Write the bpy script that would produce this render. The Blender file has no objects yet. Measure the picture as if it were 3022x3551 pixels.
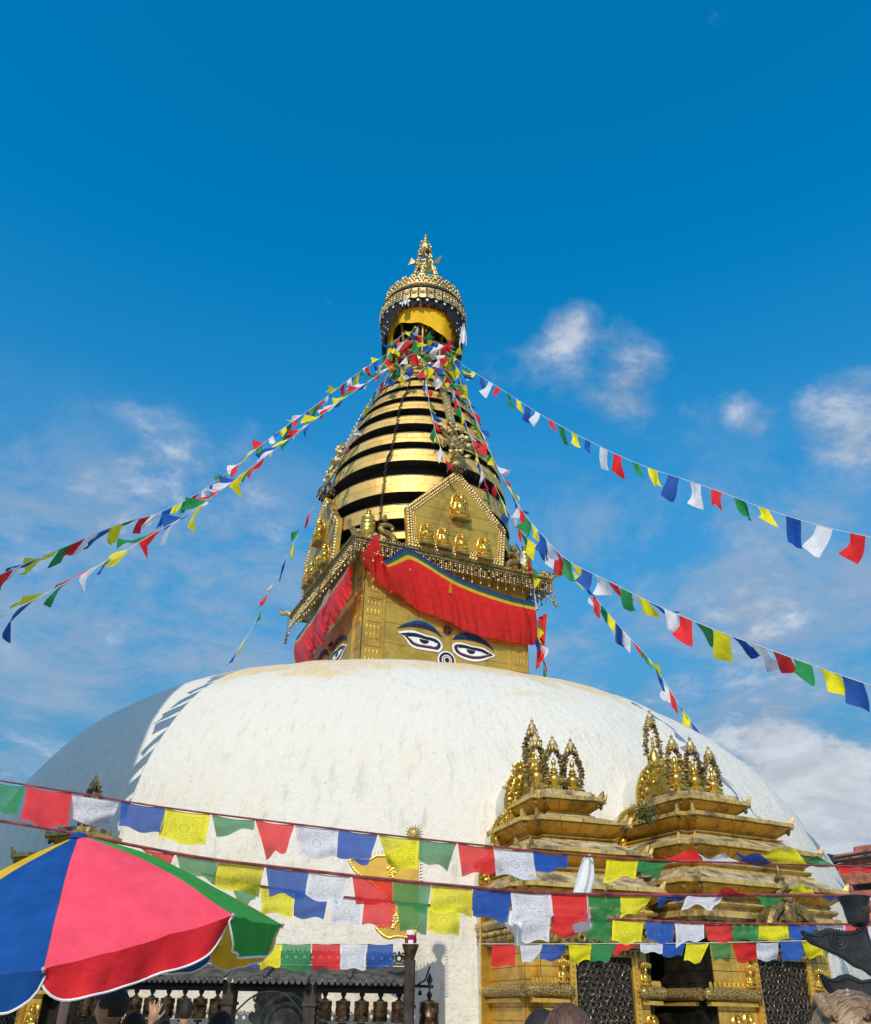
import bpy, math, random
from mathutils import Vector, Matrix, noise as mnoise
R = math.radians
V = Vector
rnd = random.Random(7)
sc = bpy.context.scene

# ------------------------------------------------------------------ camera, sky, sun, exposure
PITCH, ROLL, FPX, CX, CY = R(30), R(1.1), 3028.0, 1511.0, 1775.5
CAM = V((0, 0, 1.5))
FW = V((0, math.cos(PITCH), math.sin(PITCH)))
UP0 = V((0, -math.sin(PITCH), math.cos(PITCH)))
RT = V((1, 0, 0)) * math.cos(ROLL) + UP0 * math.sin(ROLL)
UPV = V((-1, 0, 0)) * math.sin(ROLL) + UP0 * math.cos(ROLL)
cam_data = bpy.data.cameras.new('camera')
cam = bpy.data.objects.new('camera', cam_data)
sc.collection.objects.link(cam)
cam_data.sensor_fit = 'HORIZONTAL'
cam_data.sensor_width = 36.0
cam_data.lens = 36.0 * FPX / 3022.0
cam_data.clip_start = 0.05
cam_data.clip_end = 5000
cam.matrix_world = Matrix(((RT.x, UPV.x, -FW.x, CAM.x), (RT.y, UPV.y, -FW.y, CAM.y), (RT.z, UPV.z, -FW.z, CAM.z), (0, 0, 0, 1)))
sc.camera = cam

SUN_AZ, SUN_EL = R(13), R(37)          # the sun stands behind the camera, 13 degrees to its left
LDIR = V((math.sin(SUN_AZ) * math.cos(SUN_EL), math.cos(SUN_AZ) * math.cos(SUN_EL), -math.sin(SUN_EL)))
world = bpy.data.worlds.new('World')
sc.world = world
world.use_nodes = True
sun_data = bpy.data.lights.new('sun', 'SUN')
sun_data.energy = 2.35
sun_data.angle = R(0.5)
sun_data.color = (1.0, 0.93, 0.80)
sun = bpy.data.objects.new('sun', sun_data)
sun.rotation_euler = LDIR.to_track_quat('-Z', 'Y').to_euler()
sun.location = (-20, -40, 50)
sc.collection.objects.link(sun)
sc.view_settings.view_transform = 'Standard'
sc.view_settings.look = 'None'
sc.view_settings.exposure = 0.4
sc.view_settings.gamma = 1.0
sc.view_settings.use_curve_mapping = False
sc.render.engine = 'CYCLES'
sc.cycles.use_denoising = True
sc.cycles.max_bounces = 6
sc.cycles.transparent_max_bounces = 8


def ray(x, y):
    return (FW + RT * ((x - CX) / FPX) + UPV * ((CY - y) / FPX)).normalized()


def at(x, y, Y):
    d = ray(x, y)
    return CAM + d * (Y / d.y)


def onplane(x, y, p0, n):
    d = ray(x, y)
    return CAM + d * ((p0 - CAM).dot(n) / d.dot(n))


class NT:
    """small helper for node trees"""
    def __init__(s, tree):
        s.t = tree
        tree.nodes.clear()

    def n(s, kind, **kw):
        nd = s.t.nodes.new(kind)
        for k, v in kw.items():
            if k.startswith('i_'):
                nd.inputs[k[2:].replace('_', ' ')].default_value = v
            else:
                setattr(nd, k, v)
        return nd

    def l(s, a, b):
        s.t.links.new(a, b)

    def math(s, op, a, b=None, c=None, clamp=False):
        nd = s.n('ShaderNodeMath', operation=op, use_clamp=clamp)
        for i, v in enumerate((a, b, c)):
            if v is None:
                continue
            if isinstance(v, (int, float)):
                nd.inputs[i].default_value = v
            else:
                s.l(v, nd.inputs[i])
        return nd.outputs[0]

    def vmath(s, op, a, b=None):
        nd = s.n('ShaderNodeVectorMath', operation=op)
        for i, v in enumerate((a, b)):
            if v is None:
                continue
            if isinstance(v, (tuple, Vector)):
                nd.inputs[i].default_value = tuple(v)
            else:
                s.l(v, nd.inputs[i])
        return nd.outputs['Value'] if op in ('DOT_PRODUCT', 'LENGTH', 'DISTANCE') else nd.outputs[0]

    def mix(s, f, a, b, mode='MIX'):
        nd = s.n('ShaderNodeMix', data_type='RGBA', blend_type=mode)
        for sock, v in ((nd.inputs[0], f), (nd.inputs[6], a), (nd.inputs[7], b)):
            if isinstance(v, (int, float)):
                sock.default_value = v
            elif isinstance(v, tuple):
                sock.default_value = v if len(v) == 4 else (*v, 1)
            else:
                s.l(v, sock)
        return nd.outputs[2]

    def ramp(s, f, a, b, lo=0.0, hi=1.0):
        nd = s.n('ShaderNodeMapRange', interpolation_type='SMOOTHSTEP')
        nd.inputs[1].default_value = a
        nd.inputs[2].default_value = b
        nd.inputs[3].default_value = lo
        nd.inputs[4].default_value = hi
        s.l(f, nd.inputs[0])
        return nd.outputs[0]

    def noise(s, vec, scale, detail=4, rough=0.55, dist=0.0):
        nd = s.n('ShaderNodeTexNoise')
        nd.inputs['Scale'].default_value = scale
        nd.inputs['Detail'].default_value = detail
        nd.inputs['Roughness'].default_value = rough
        nd.inputs['Distortion'].default_value = dist
        if vec is not None:
            s.l(vec, nd.inputs['Vector'])
        return nd.outputs['Fac']


# sky: Nishita daylight with a field of thin cumulus that covers the lower sky all round
w = NT(world.node_tree)
out = w.n('ShaderNodeOutputWorld')
bg = w.n('ShaderNodeBackground')
w.l(bg.outputs[0], out.inputs[0])
sky = w.n('ShaderNodeTexSky', sky_type='NISHITA', sun_disc=False, sun_elevation=SUN_EL, sun_rotation=R(193))
sky.air_density = 1.0
sky.dust_density = 1.0
sky.ozone_density = 3.0
hs = w.n('ShaderNodeHueSaturation')
hs.inputs['Saturation'].default_value = 1.62
hs.inputs['Hue'].default_value = 0.487
hs.inputs['Value'].default_value = 1.13
w.l(sky.outputs[0], hs.inputs['Color'])
tc = w.n('ShaderNodeTexCoord')
dirv = tc.outputs['Generated']
sep = w.n('ShaderNodeSeparateXYZ')
w.l(dirv, sep.inputs[0])
dz = sep.outputs['Z']
den = w.math('ADD', w.math('MAXIMUM', dz, 0.0), 0.22)
cmb = w.n('ShaderNodeCombineXYZ')
w.l(w.math('DIVIDE', sep.outputs['X'], den), cmb.inputs[0])
w.l(w.math('DIVIDE', sep.outputs['Y'], den), cmb.inputs[1])
pv = cmb.outputs[0]
big = w.noise(pv, 2.3, 10, 0.60, 0.35)
fine = w.noise(pv, 6.5, 10, 0.64, 0.3)
field = w.math('ADD', w.math('MULTIPLY', big, 1.0), w.math('MULTIPLY', fine, 0.75))
field = w.math('ADD', field, w.math('MULTIPLY', w.noise(pv, 21.0, 8, 0.65, 0.2), 0.36))
field = w.math('ADD', field, -0.55)
cover = w.ramp(dz, 0.05, 0.70, 0.085, -0.20)      # more cloud low down, hardly any overhead
field = w.math('ADD', field, cover)
CLOUDS = [  # src px, angular radius (deg), weight: the cloud banks that can be told apart
    (2080, 1270, 4.4, 0.40), (1940, 1180, 2.2, 0.10), (1760, 1265, 2.4, 0.20), (1960, 1090, 2.2, 0.16), (2960, 1425, 3.6, 0.32), (2600, 1450, 1.7, 0.24), (2330, 1390, 4.2, 0.17), (2950, 1650, 3.0, 0.08),
    (300, 1640, 7.0, 0.11), (750, 1600, 5.5, 0.12), (1050, 1650, 5.0, 0.10), (600, 1850, 7.5, 0.07), (500, 2080, 6, .05),
    (2700, 2740, 4.6, 0.34), (2950, 2880, 5.0, 0.30), (2330, 2480, 3.0, 0.12), (2400, 2000, 6.0, 0.09), (2750, 2120, 6.0, 0.07), (2050, 2280, 4.5, 0.10), (2700, 2420, 5.5, 0.07), (60, 2700, 2.2, 0.12)]
for (x, y, rad, wt) in CLOUDS:
    dd = w.vmath('DOT_PRODUCT', dirv, ray(x, y))
    bump = w.ramp(dd, math.cos(R(rad * 1.25)), math.cos(R(rad * 0.15)), 0.0, wt)
    field = w.math('ADD', field, bump)
dens = w.ramp(field, 0.47, 0.86, 0.0, 1.0)
shade = w.ramp(fine, 0.32, 0.68, 0.80, 1.10)
ccol = w.mix(w.ramp(field, 0.62, 0.95), (1.5, 2.15, 3.1, 1), (3.4, 3.5, 3.7, 1))
sc2 = w.n('ShaderNodeVectorMath', operation='SCALE')
w.l(ccol, sc2.inputs[0])
w.l(shade, sc2.inputs['Scale'])
amount = w.math('MULTIPLY', dens, 0.80)
hazy = w.mix(w.ramp(dz, 0.74, 0.16, 0.0, 0.90), hs.outputs[0], (0.56, 1.50, 2.5, 1))     # moist air low down
wisp = w.noise(pv, 3.6, 12, 0.70, 0.7)
wfield = w.math('ADD', w.math('MULTIPLY', wisp, 0.6), w.math('MULTIPLY', big, 0.4))
thin = w.math('MULTIPLY', w.ramp(wfield, 0.42, 0.62), w.ramp(dz, 0.60, 0.42, 0.0, 0.80))       # broken thin layer
hazy = w.mix(thin, hazy, (1.55, 2.15, 2.95, 1))
final = w.mix(amount, hazy, sc2.outputs[0])
w.l(final, bg.inputs[0])
bg.inputs[1].default_value = 0.15

# ------------------------------------------------------------------ materials
MATS = {}


def newmat(name):
    m = bpy.data.materials.new(name)
    m.use_nodes = True
    t = NT(m.node_tree)
    o = t.n('ShaderNodeOutputMaterial')
    p = t.n('ShaderNodeBsdfPrincipled')
    t.l(p.outputs[0], o.inputs[0])
    MATS[name] = m
    return m, t, p, o


def objcoord(t, scale=(1, 1, 1)):
    c = t.n('ShaderNodeTexCoord')
    mp = t.n('ShaderNodeMapping')
    mp.inputs['Scale'].default_value = scale
    t.l(c.outputs['Object'], mp.inputs[0])
    return mp.outputs[0]


def bump(t, p, h, strength, dist):
    b = t.n('ShaderNodeBump')
    b.inputs['Strength'].default_value = strength
    b.inputs['Distance'].default_value = dist
    t.l(h, b.inputs['Height'])
    t.l(b.outputs[0], p.inputs['Normal'])


def simple(name, col, rough=0.6, metal=0.0, var=0.15, scale=8.0, bstr=0.0, bdist=0.01, bscale=None):
    m, t, p, o = newmat(name)
    vec = objcoord(t)
    n = t.noise(vec, scale, 6, 0.6)
    dark = tuple(c * (1 - 2 * var) for c in col)
    light = tuple(min(1, c * (1 + var)) for c in col)
    t.l(t.mix(t.ramp(n, 0.3, 0.7), dark, light), p.inputs['Base Color'])
    p.inputs['Roughness'].default_value = rough
    p.inputs['Metallic'].default_value = metal
    if bstr:
        bump(t, p, t.noise(vec, bscale or scale * 3, 5, 0.6), bstr, bdist)
    return m


def gold(name, col, rough, metal, tarn, tarn_amt=0.5, scale=3.0, bstr=0.25, bscale=18, streak=0.0):
    m, t, p, o = newmat(name)
    vec = objcoord(t)
    n1 = t.noise(vec, scale, 6, 0.62)
    n2 = t.noise(vec, scale * 6, 5, 0.6)
    oi = t.n('ShaderNodeObjectInfo')
    f = t.math('ADD', t.math('MULTIPLY', n1, 0.65), t.math('MULTIPLY', n2, 0.35))
    f = t.math('ADD', f, t.math('MULTIPLY', t.math('SUBTRACT', oi.outputs['Random'], 0.5), 0.10))
    f = t.ramp(f, 0.42, 0.66, 0.0, tarn_amt)
    if streak:
        sv = objcoord(t, (9, 9, 0.7))
        s = t.ramp(t.noise(sv, 1.6, 5, 0.65), 0.52, 0.72, 0.0, streak)
        f = t.math('MAXIMUM', f, s)
    t.l(t.mix(f, col, tarn), p.inputs['Base Color'])
    t.l(t.math('ADD', t.math('MULTIPLY', n2, 0.22), rough - 0.1), p.inputs['Roughness'])
    p.inputs['Metallic'].default_value = metal
    bump(t, p, t.noise(vec, bscale, 4, 0.55), bstr, 0.02)
    return m


gold('gold_sheet', (0.76, 0.45, 0.07), 0.36, 0.55, (0.34, 0.21, 0.05), 0.75, 1.3, 0.22, 5)
gold('gold_ring', (0.86, 0.57, 0.16), 0.52, 0.5, (0.48, 0.31, 0.10), 0.7, 1.0, 0.12, 4)
gold('gold_bright', (0.80, 0.54, 0.10), 0.28, 0.85, (0.38, 0.24, 0.05), 0.6, 6, 0.3, 22)
gold('gold_dark', (0.40, 0.28, 0.09), 0.42, 0.6, (0.07, 0.055, 0.03), 1.0, 9, 0.7, 30)
gold('gold_filigree', (0.62, 0.47, 0.20), 0.36, 0.7, (0.16, 0.12, 0.06), 0.85, 9, 0.8, 40)
gold('shrine_gold', (0.76, 0.46, 0.075), 0.38, 0.45, (0.36, 0.20, 0.03), 0.8, 2.2, 0.25, 12, 0.5)
gold('eave_metal', (0.66, 0.46, 0.14), 0.5, 0.25, (0.13, 0.095, 0.045), 0.9, 3.2, 0.5, 14, 0.85)
gold('soffit_metal', (0.70, 0.38, 0.035), 0.45, 0.2, (0.22, 0.11, 0.02), 0.9, 3.0, 0.4, 10, 0.85)  # orange colour carries the light reflected up under the eaves
simple('roof_slab', (0.46, 0.36, 0.20), 0.85, 0, 0.42, 4, 0.6, 0.02, 16)
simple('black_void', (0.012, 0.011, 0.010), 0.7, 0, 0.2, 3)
simple('core_dark', (0.035, 0.030, 0.023), 0.8, 0, 0.3, 2)
simple('soot_metal', (0.035, 0.03, 0.02), 0.45, 0.5, 0.4, 5, 0.3, 0.01, 20)
simple('chain_metal', (0.17, 0.135, 0.09), 0.4, 0.6, 0.4, 20)
simple('iron', (0.028, 0.03, 0.031), 0.55, 0.35, 0.3, 9, 0.5, 0.008, 40)
simple('wood_dark', (0.05, 0.036, 0.026), 0.75, 0, 0.4, 6, 0.4, 0.01, 30)
simple('wood_black', (0.012, 0.011, 0.010), 0.7, 0, 0.3, 6, 0.3, 0.01, 30)
simple('bronze', (0.135, 0.085, 0.045), 0.4, 0.75, 0.45, 10, 0.5, 0.01, 30)
simple('lead_roof', (0.095, 0.088, 0.07), 0.75, 0.1, 0.35, 7, 0.7, 0.02, 30)
simple('crest_metal', (0.09, 0.09, 0.08), 0.6, 0.3, 0.3, 12, 0.3, 0.01, 30)
simple('grey_stone', (0.30, 0.28, 0.235), 0.9, 0, 0.3, 7, 0.6, 0.01, 30)
simple('navy_paint', (0.012, 0.018, 0.06), 0.45, 0, 0.2, 6)
simple('blue_paint', (0.008, 0.05, 0.17), 0.45, 0, 0.3, 6)
simple('black_paint', (0.012, 0.012, 0.016), 0.4, 0, 0.2, 6)
simple('white_paint', (0.85, 0.85, 0.82), 0.45, 0, 0.06, 6)
simple('red_paint', (0.42, 0.03, 0.03), 0.45, 0, 0.2, 6)
simple('cord_white', (0.7, 0.7, 0.68), 0.9, 0, 0.1, 20)
simple('cord_red', (0.24, 0.05, 0.055), 0.9, 0, 0.3, 12)
simple('cord_black', (0.03, 0.028, 0.025), 0.9, 0, 0.3, 20)
simple('pole_pink', (0.50, 0.36, 0.34), 0.45, 0, 0.1, 6)
simple('brick_red', (0.42, 0.13, 0.085), 0.85, 0, 0.25, 1.2, 0.3, 0.02, 8)
simple('roof_tile', (0.36, 0.12, 0.065), 0.85, 0, 0.3, 3, 0.3, 0.02, 10)
simple('tank_black', (0.02, 0.02, 0.022), 0.4, 0, 0.1, 4)
simple('ground_paving', (0.52, 0.47, 0.39), 0.9, 0, 0.3, 0.6, 0.4, 0.02, 5)
simple('leaf_green', (0.05, 0.12, 0.025), 0.55, 0, 0.4, 14)
simple('stem_brown', (0.09, 0.06, 0.03), 0.8, 0, 0.3, 14)


def hair_mat(name, col, light, scale, rough):
    m, t, p, o = newmat(name)
    n = t.noise(objcoord(t, scale), 1.0, 4, 0.6)
    n2 = t.noise(objcoord(t, (18, 18, 18)), 1.0, 3, 0.6)
    f = t.math('ADD', t.math('MULTIPLY', n, 0.75), t.math('MULTIPLY', n2, 0.25))
    t.l(t.mix(t.ramp(f, 0.36, 0.64), col, light), p.inputs['Base Color'])
    p.inputs['Roughness'].default_value = rough
    bump(t, p, n, 0.5, 0.004)
    return m


hair_mat('hair_black', (0.010, 0.008, 0.007), (0.022, 0.016, 0.012), (240, 240, 90), 0.7)
hair_mat('hair_brown', (0.045, 0.018, 0.008), (0.16, 0.075, 0.035), (260, 60, 25), 0.5)
hair_mat('hair_blond', (0.10, 0.055, 0.028), (0.42, 0.27, 0.14), (45, 300, 60), 0.5)
simple('skin_tan', (0.42, 0.22, 0.12), 0.5, 0, 0.1, 20)
simple('skin_pink', (0.68, 0.36, 0.28), 0.5, 0, 0.1, 20)
simple('cloth_dark', (0.015, 0.015, 0.02), 0.9, 0, 0.3, 12, 0.3, 0.01, 60)
simple('cloth_blue', (0.02, 0.13, 0.5), 0.6, 0, 0.2, 12, 0.3, 0.01, 60)
simple('cloth_olive', (0.16, 0.15, 0.09), 0.8, 0, 0.2, 12, 0.3, 0.01, 60)
simple('cloth_grey', (0.25, 0.25, 0.27), 0.9, 0, 0.2, 12, 0.3, 0.01, 60)
simple('plaster_tower', (0.8, 0.78, 0.72), 0.9, 0, 0.1, 2, 0.4, 0.02, 10)


def plaster():
    m, t, p, o = newmat('whitewash')
    c = t.n('ShaderNodeTexCoord')
    g = t.n('ShaderNodeNewGeometry')
    pos = g.outputs['Position']
    # cylindrical coordinates round the dome so that runs and drips follow its fall line
    rel = t.vmath('SUBTRACT', pos, (AX, AY, 0.0))
    sp = t.n('ShaderNodeSeparateXYZ')
    t.l(rel, sp.inputs[0])
    ang = t.math('ARCTAN2', sp.outputs['Y'], sp.outputs['X'])
    rad = t.math('SQRT', t.math('ADD', t.math('MULTIPLY', sp.outputs['X'], sp.outputs['X']), t.math('MULTIPLY', sp.outputs['Y'], sp.outputs['Y'])))
    fall = t.math('SUBTRACT', sp.outputs['Z'], rad)
    cb = t.n('ShaderNodeCombineXYZ')
    t.l(t.math('MULTIPLY', ang, 60.0), cb.inputs[0])
    t.l(t.math('MULTIPLY', fall, 1.1), cb.inputs[1])
    cv = cb.outputs[0]
    runs = t.noise(cv, 1.0, 6, 0.7)
    cb2 = t.n('ShaderNodeCombineXYZ')
    t.l(t.math('MULTIPLY', ang, 14.0), cb2.inputs[0])
    t.l(t.math('MULTIPLY', fall, 0.35), cb2.inputs[1])
    runs2 = t.noise(cb2.outputs[0], 1.0, 6, 0.65, 0.3)
    blot = t.noise(pos, 0.45, 6, 0.6)
    # saffron water thrown in arcs over the shoulder leaves pale ochre bands that wander
    cb3 = t.n('ShaderNodeCombineXYZ')
    t.l(t.math('MULTIPLY', ang, 3.0), cb3.inputs[0])
    t.l(t.math('MULTIPLY', fall, 0.22), cb3.inputs[1])
    wander = t.noise(cb3.outputs[0], 1.2, 4, 0.5, 0.8)
    lev = t.math('ADD', sp.outputs['Z'], t.math('MULTIPLY', t.math('SUBTRACT', wander, 0.5), 4.5))
    band = t.math('MULTIPLY', t.ramp(lev, 7.6, 8.3), t.ramp(lev, 9.35, 8.75))
    band = t.math('MULTIPLY', band, t.ramp(blot, 0.32, 0.52))
    och = t.math('MULTIPLY', band, t.ramp(runs, 0.25, 0.7, 0.45, 1.0))
    low = t.math('MULTIPLY', t.ramp(sp.outputs['Z'], 7.5, 1.5), t.ramp(runs2, 0.46, 0.72))
    och = t.math('MAXIMUM', och, t.math('MULTIPLY', low, 0.62))
    grey = t.math('MULTIPLY', t.ramp(runs, 0.50, 0.74), t.ramp(sp.outputs['Z'], 9.4, 2.5, 0.20, 0.66))
    col = t.mix(och, (0.755, 0.71, 0.61), (0.74, 0.54, 0.26))
    col = t.mix(grey, col, (0.40, 0.385, 0.31))
    # small flaked patches
    fl = t.math('MAXIMUM', t.ramp(t.noise(pos, 9.0, 3, 0.6), 0.67, 0.71), t.ramp(t.noise(pos, 3.2, 5, 0.7), 0.70, 0.72))
    col = t.mix(t.math('MULTIPLY', fl, 0.5), col, (0.42, 0.41, 0.37))
    t.l(col, p.inputs['Base Color'])
    p.inputs['Roughness'].default_value = 0.85
    h = t.math('ADD', t.math('MULTIPLY', runs, 0.7), t.math('MULTIPLY', t.noise(pos, 5.0, 6, 0.65), 0.8))
    bump(t, p, h, 0.8, 0.08)
    return m


AX, AY = -0.656, 26.8
plaster()


def cloth(name, col, transl=0.4, pr=0.0, thin=0.0, shiny=False):
    """woven cloth; pr > 0 prints rows of small dark characters round a centre emblem in UV space"""
    m, t, p, o = newmat(name)
    c = t.n('ShaderNodeTexCoord')
    uv = c.outputs['UV']
    vec = objcoord(t)
    n = t.noise(vec, 6.0, 5, 0.6)
    lo_, hi_ = tuple(x * 0.87 for x in col), tuple(min(0.97, x * 1.04 + 0.008) for x in col)
    base = t.mix(t.ramp(n, 0.3, 0.7), lo_, hi_)
    oi0 = t.n('ShaderNodeObjectInfo')
    fade = t.math('MULTIPLY', oi0.outputs['Random'], 0.04)
    base = t.mix(fade, base, (0.62, 0.60, 0.56))
    stain = t.ramp(t.noise(vec, 2.3, 7, 0.7, 0.6), 0.58, 0.78, 0.0, 0.18)
    base = t.mix(stain, base, tuple(x * 0.5 for x in col))
    if pr:
        sp = t.n('ShaderNodeSeparateXYZ')
        t.l(uv, sp.inputs[0])
        u, v = sp.outputs['X'], sp.outputs['Y']
        oi = t.n('ShaderNodeObjectInfo')
        rows = t.math('ABSOLUTE', t.math('SUBTRACT', t.math('FRACT', t.math('MULTIPLY', v, 19.0)), 0.5))
        rowm = t.ramp(rows, 0.30, 0.22)
        cb = t.n('ShaderNodeCombineXYZ')
        t.l(t.math('ADD', t.math('MULTIPLY', u, 46.0), t.math('MULTIPLY', oi.outputs['Random'], 40.0)), cb.inputs[0])
        t.l(t.math('MULTIPLY', t.math('FLOOR', t.math('MULTIPLY', v, 19.0)), 7.3), cb.inputs[1])
        ch = t.ramp(t.noise(cb.outputs[0], 1.0, 2, 0.5), 0.44, 0.54)
        inside = t.math('MULTIPLY', t.math('MULTIPLY', t.ramp(u, 0.07, 0.09), t.ramp(u, 0.93, 0.91)), t.math('MULTIPLY', t.ramp(v, 0.07, 0.09), t.ramp(v, 0.90, 0.88)))
        du, dv = t.math('MULTIPLY', t.math('SUBTRACT', u, 0.5), 1.0), t.math('SUBTRACT', v, 0.5)
        rr = t.math('SQRT', t.math('ADD', t.math('MULTIPLY', du, du), t.math('MULTIPLY', t.math('MULTIPLY', dv, dv), 0.62)))
        emb = t.math('MULTIPLY', t.ramp(t.math('ABSOLUTE', t.math('SUBTRACT', rr, 0.105)), 0.022, 0.010), t.ramp(dv, -0.16, -0.13))
        blob = t.math('MULTIPLY', t.ramp(rr, 0.11, 0.09), t.ramp(t.noise(uv, 26.0, 3, 0.6), 0.52, 0.57, 0.0, 0.55))
        clear = t.ramp(rr, 0.15, 0.17)
        corner = t.math('MAXIMUM', t.math('ABSOLUTE', t.math('SUBTRACT', t.math('ABSOLUTE', du), 0.37)), t.math('ABSOLUTE', t.math('SUBTRACT', t.math('ABSOLUTE', dv), 0.36)))
        cm = t.math('MULTIPLY', t.ramp(corner, 0.065, 0.045), t.ramp(t.noise(uv, 34.0, 3, 0.6), 0.47, 0.54))
        ink = t.math('MAXIMUM', t.math('MULTIPLY', t.math('MULTIPLY', rowm, ch), t.math('MULTIPLY', inside, clear)), t.math('MAXIMUM', t.math('MULTIPLY', emb, 0.7), t.math('MAXIMUM', blob, cm)))
        base = t.mix(t.math('MULTIPLY', ink, pr), base, tuple(x * 0.22 for x in col))
    t.l(base, p.inputs['Base Color'])
    p.inputs['Roughness'].default_value = 0.35 if shiny else 0.75
    p.inputs['Specular IOR Level'].default_value = 0.5 if shiny else 0.2
    bump(t, p, t.noise(vec, 5.0 if not shiny else 4.0, 7, 0.6, 0.3 if not shiny else 0.2), 0.5 if not shiny else 0.3, 0.04 if not shiny else 0.03)
    tr = t.n('ShaderNodeBsdfTranslucent')
    t.l(base, tr.inputs[0])
    mx = t.n('ShaderNodeMixShader')
    mx.inputs[0].default_value = transl
    t.l(p.outputs[0], mx.inputs[1])
    t.l(tr.outputs[0], mx.inputs[2])
    last = mx.outputs[0]
    if thin:
        tp_ = t.n('ShaderNodeBsdfTransparent')
        mx2 = t.n('ShaderNodeMixShader')
        mx2.inputs[0].default_value = thin
        t.l(last, mx2.inputs[1])
        t.l(tp_.outputs[0], mx2.inputs[2])
        last = mx2.outputs[0]
    t.l(last, o.inputs[0])
    return m


FC = {'r': (0.85, 0.022, 0.028), 'y': (0.93, 0.82, 0.012), 'b': (0.006, 0.095, 0.44), 'g': (0.015, 0.28, 0.075), 'w': (0.84, 0.84, 0.88)}
for k, c in FC.items():
    cloth('flag_' + k, c, 0.35, 0.0)
    cloth('print_' + k, c, 0.35, {'r': 0.22, 'y': 0.5, 'b': 0.28, 'g': 0.3, 'w': 0.55}[k], {'r': 0.08, 'y': 0.06, 'b': 0.08, 'g': 0.17, 'w': 0.10}[k])
cloth('drape_red', (0.82, 0.014, 0.009), 0.22, shiny=True)
cloth('drape_blue', (0.012, 0.03, 0.22), 0.2, shiny=True)
cloth('drape_green', (0.01, 0.13, 0.03), 0.2, shiny=True)
cloth('drape_yellow', (0.85, 0.48, 0.01), 0.25, shiny=True)
cloth('canopy_yellow', (0.98, 0.54, 0.008), 0.12)
cloth('khata_white', (0.90, 0.90, 0.88), 0.15)
cloth('fringe_black', (0.012, 0.012, 0.015), 0.1)
cloth('parasol_blue', (0.006, 0.085, 0.34), 0.25)
cloth('parasol_pink', (0.98, 0.075, 0.125), 0.12)
cloth('parasol_green', (0.04, 0.40, 0.06), 0.3)
cloth('parasol_yellow', (0.85, 0.55, 0.03), 0.35)
cloth('parasol_red', (0.88, 0.010, 0.022), 0.15)
cloth('ribbon_magenta', (0.42, 0.01, 0.10), 0.2)

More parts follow.
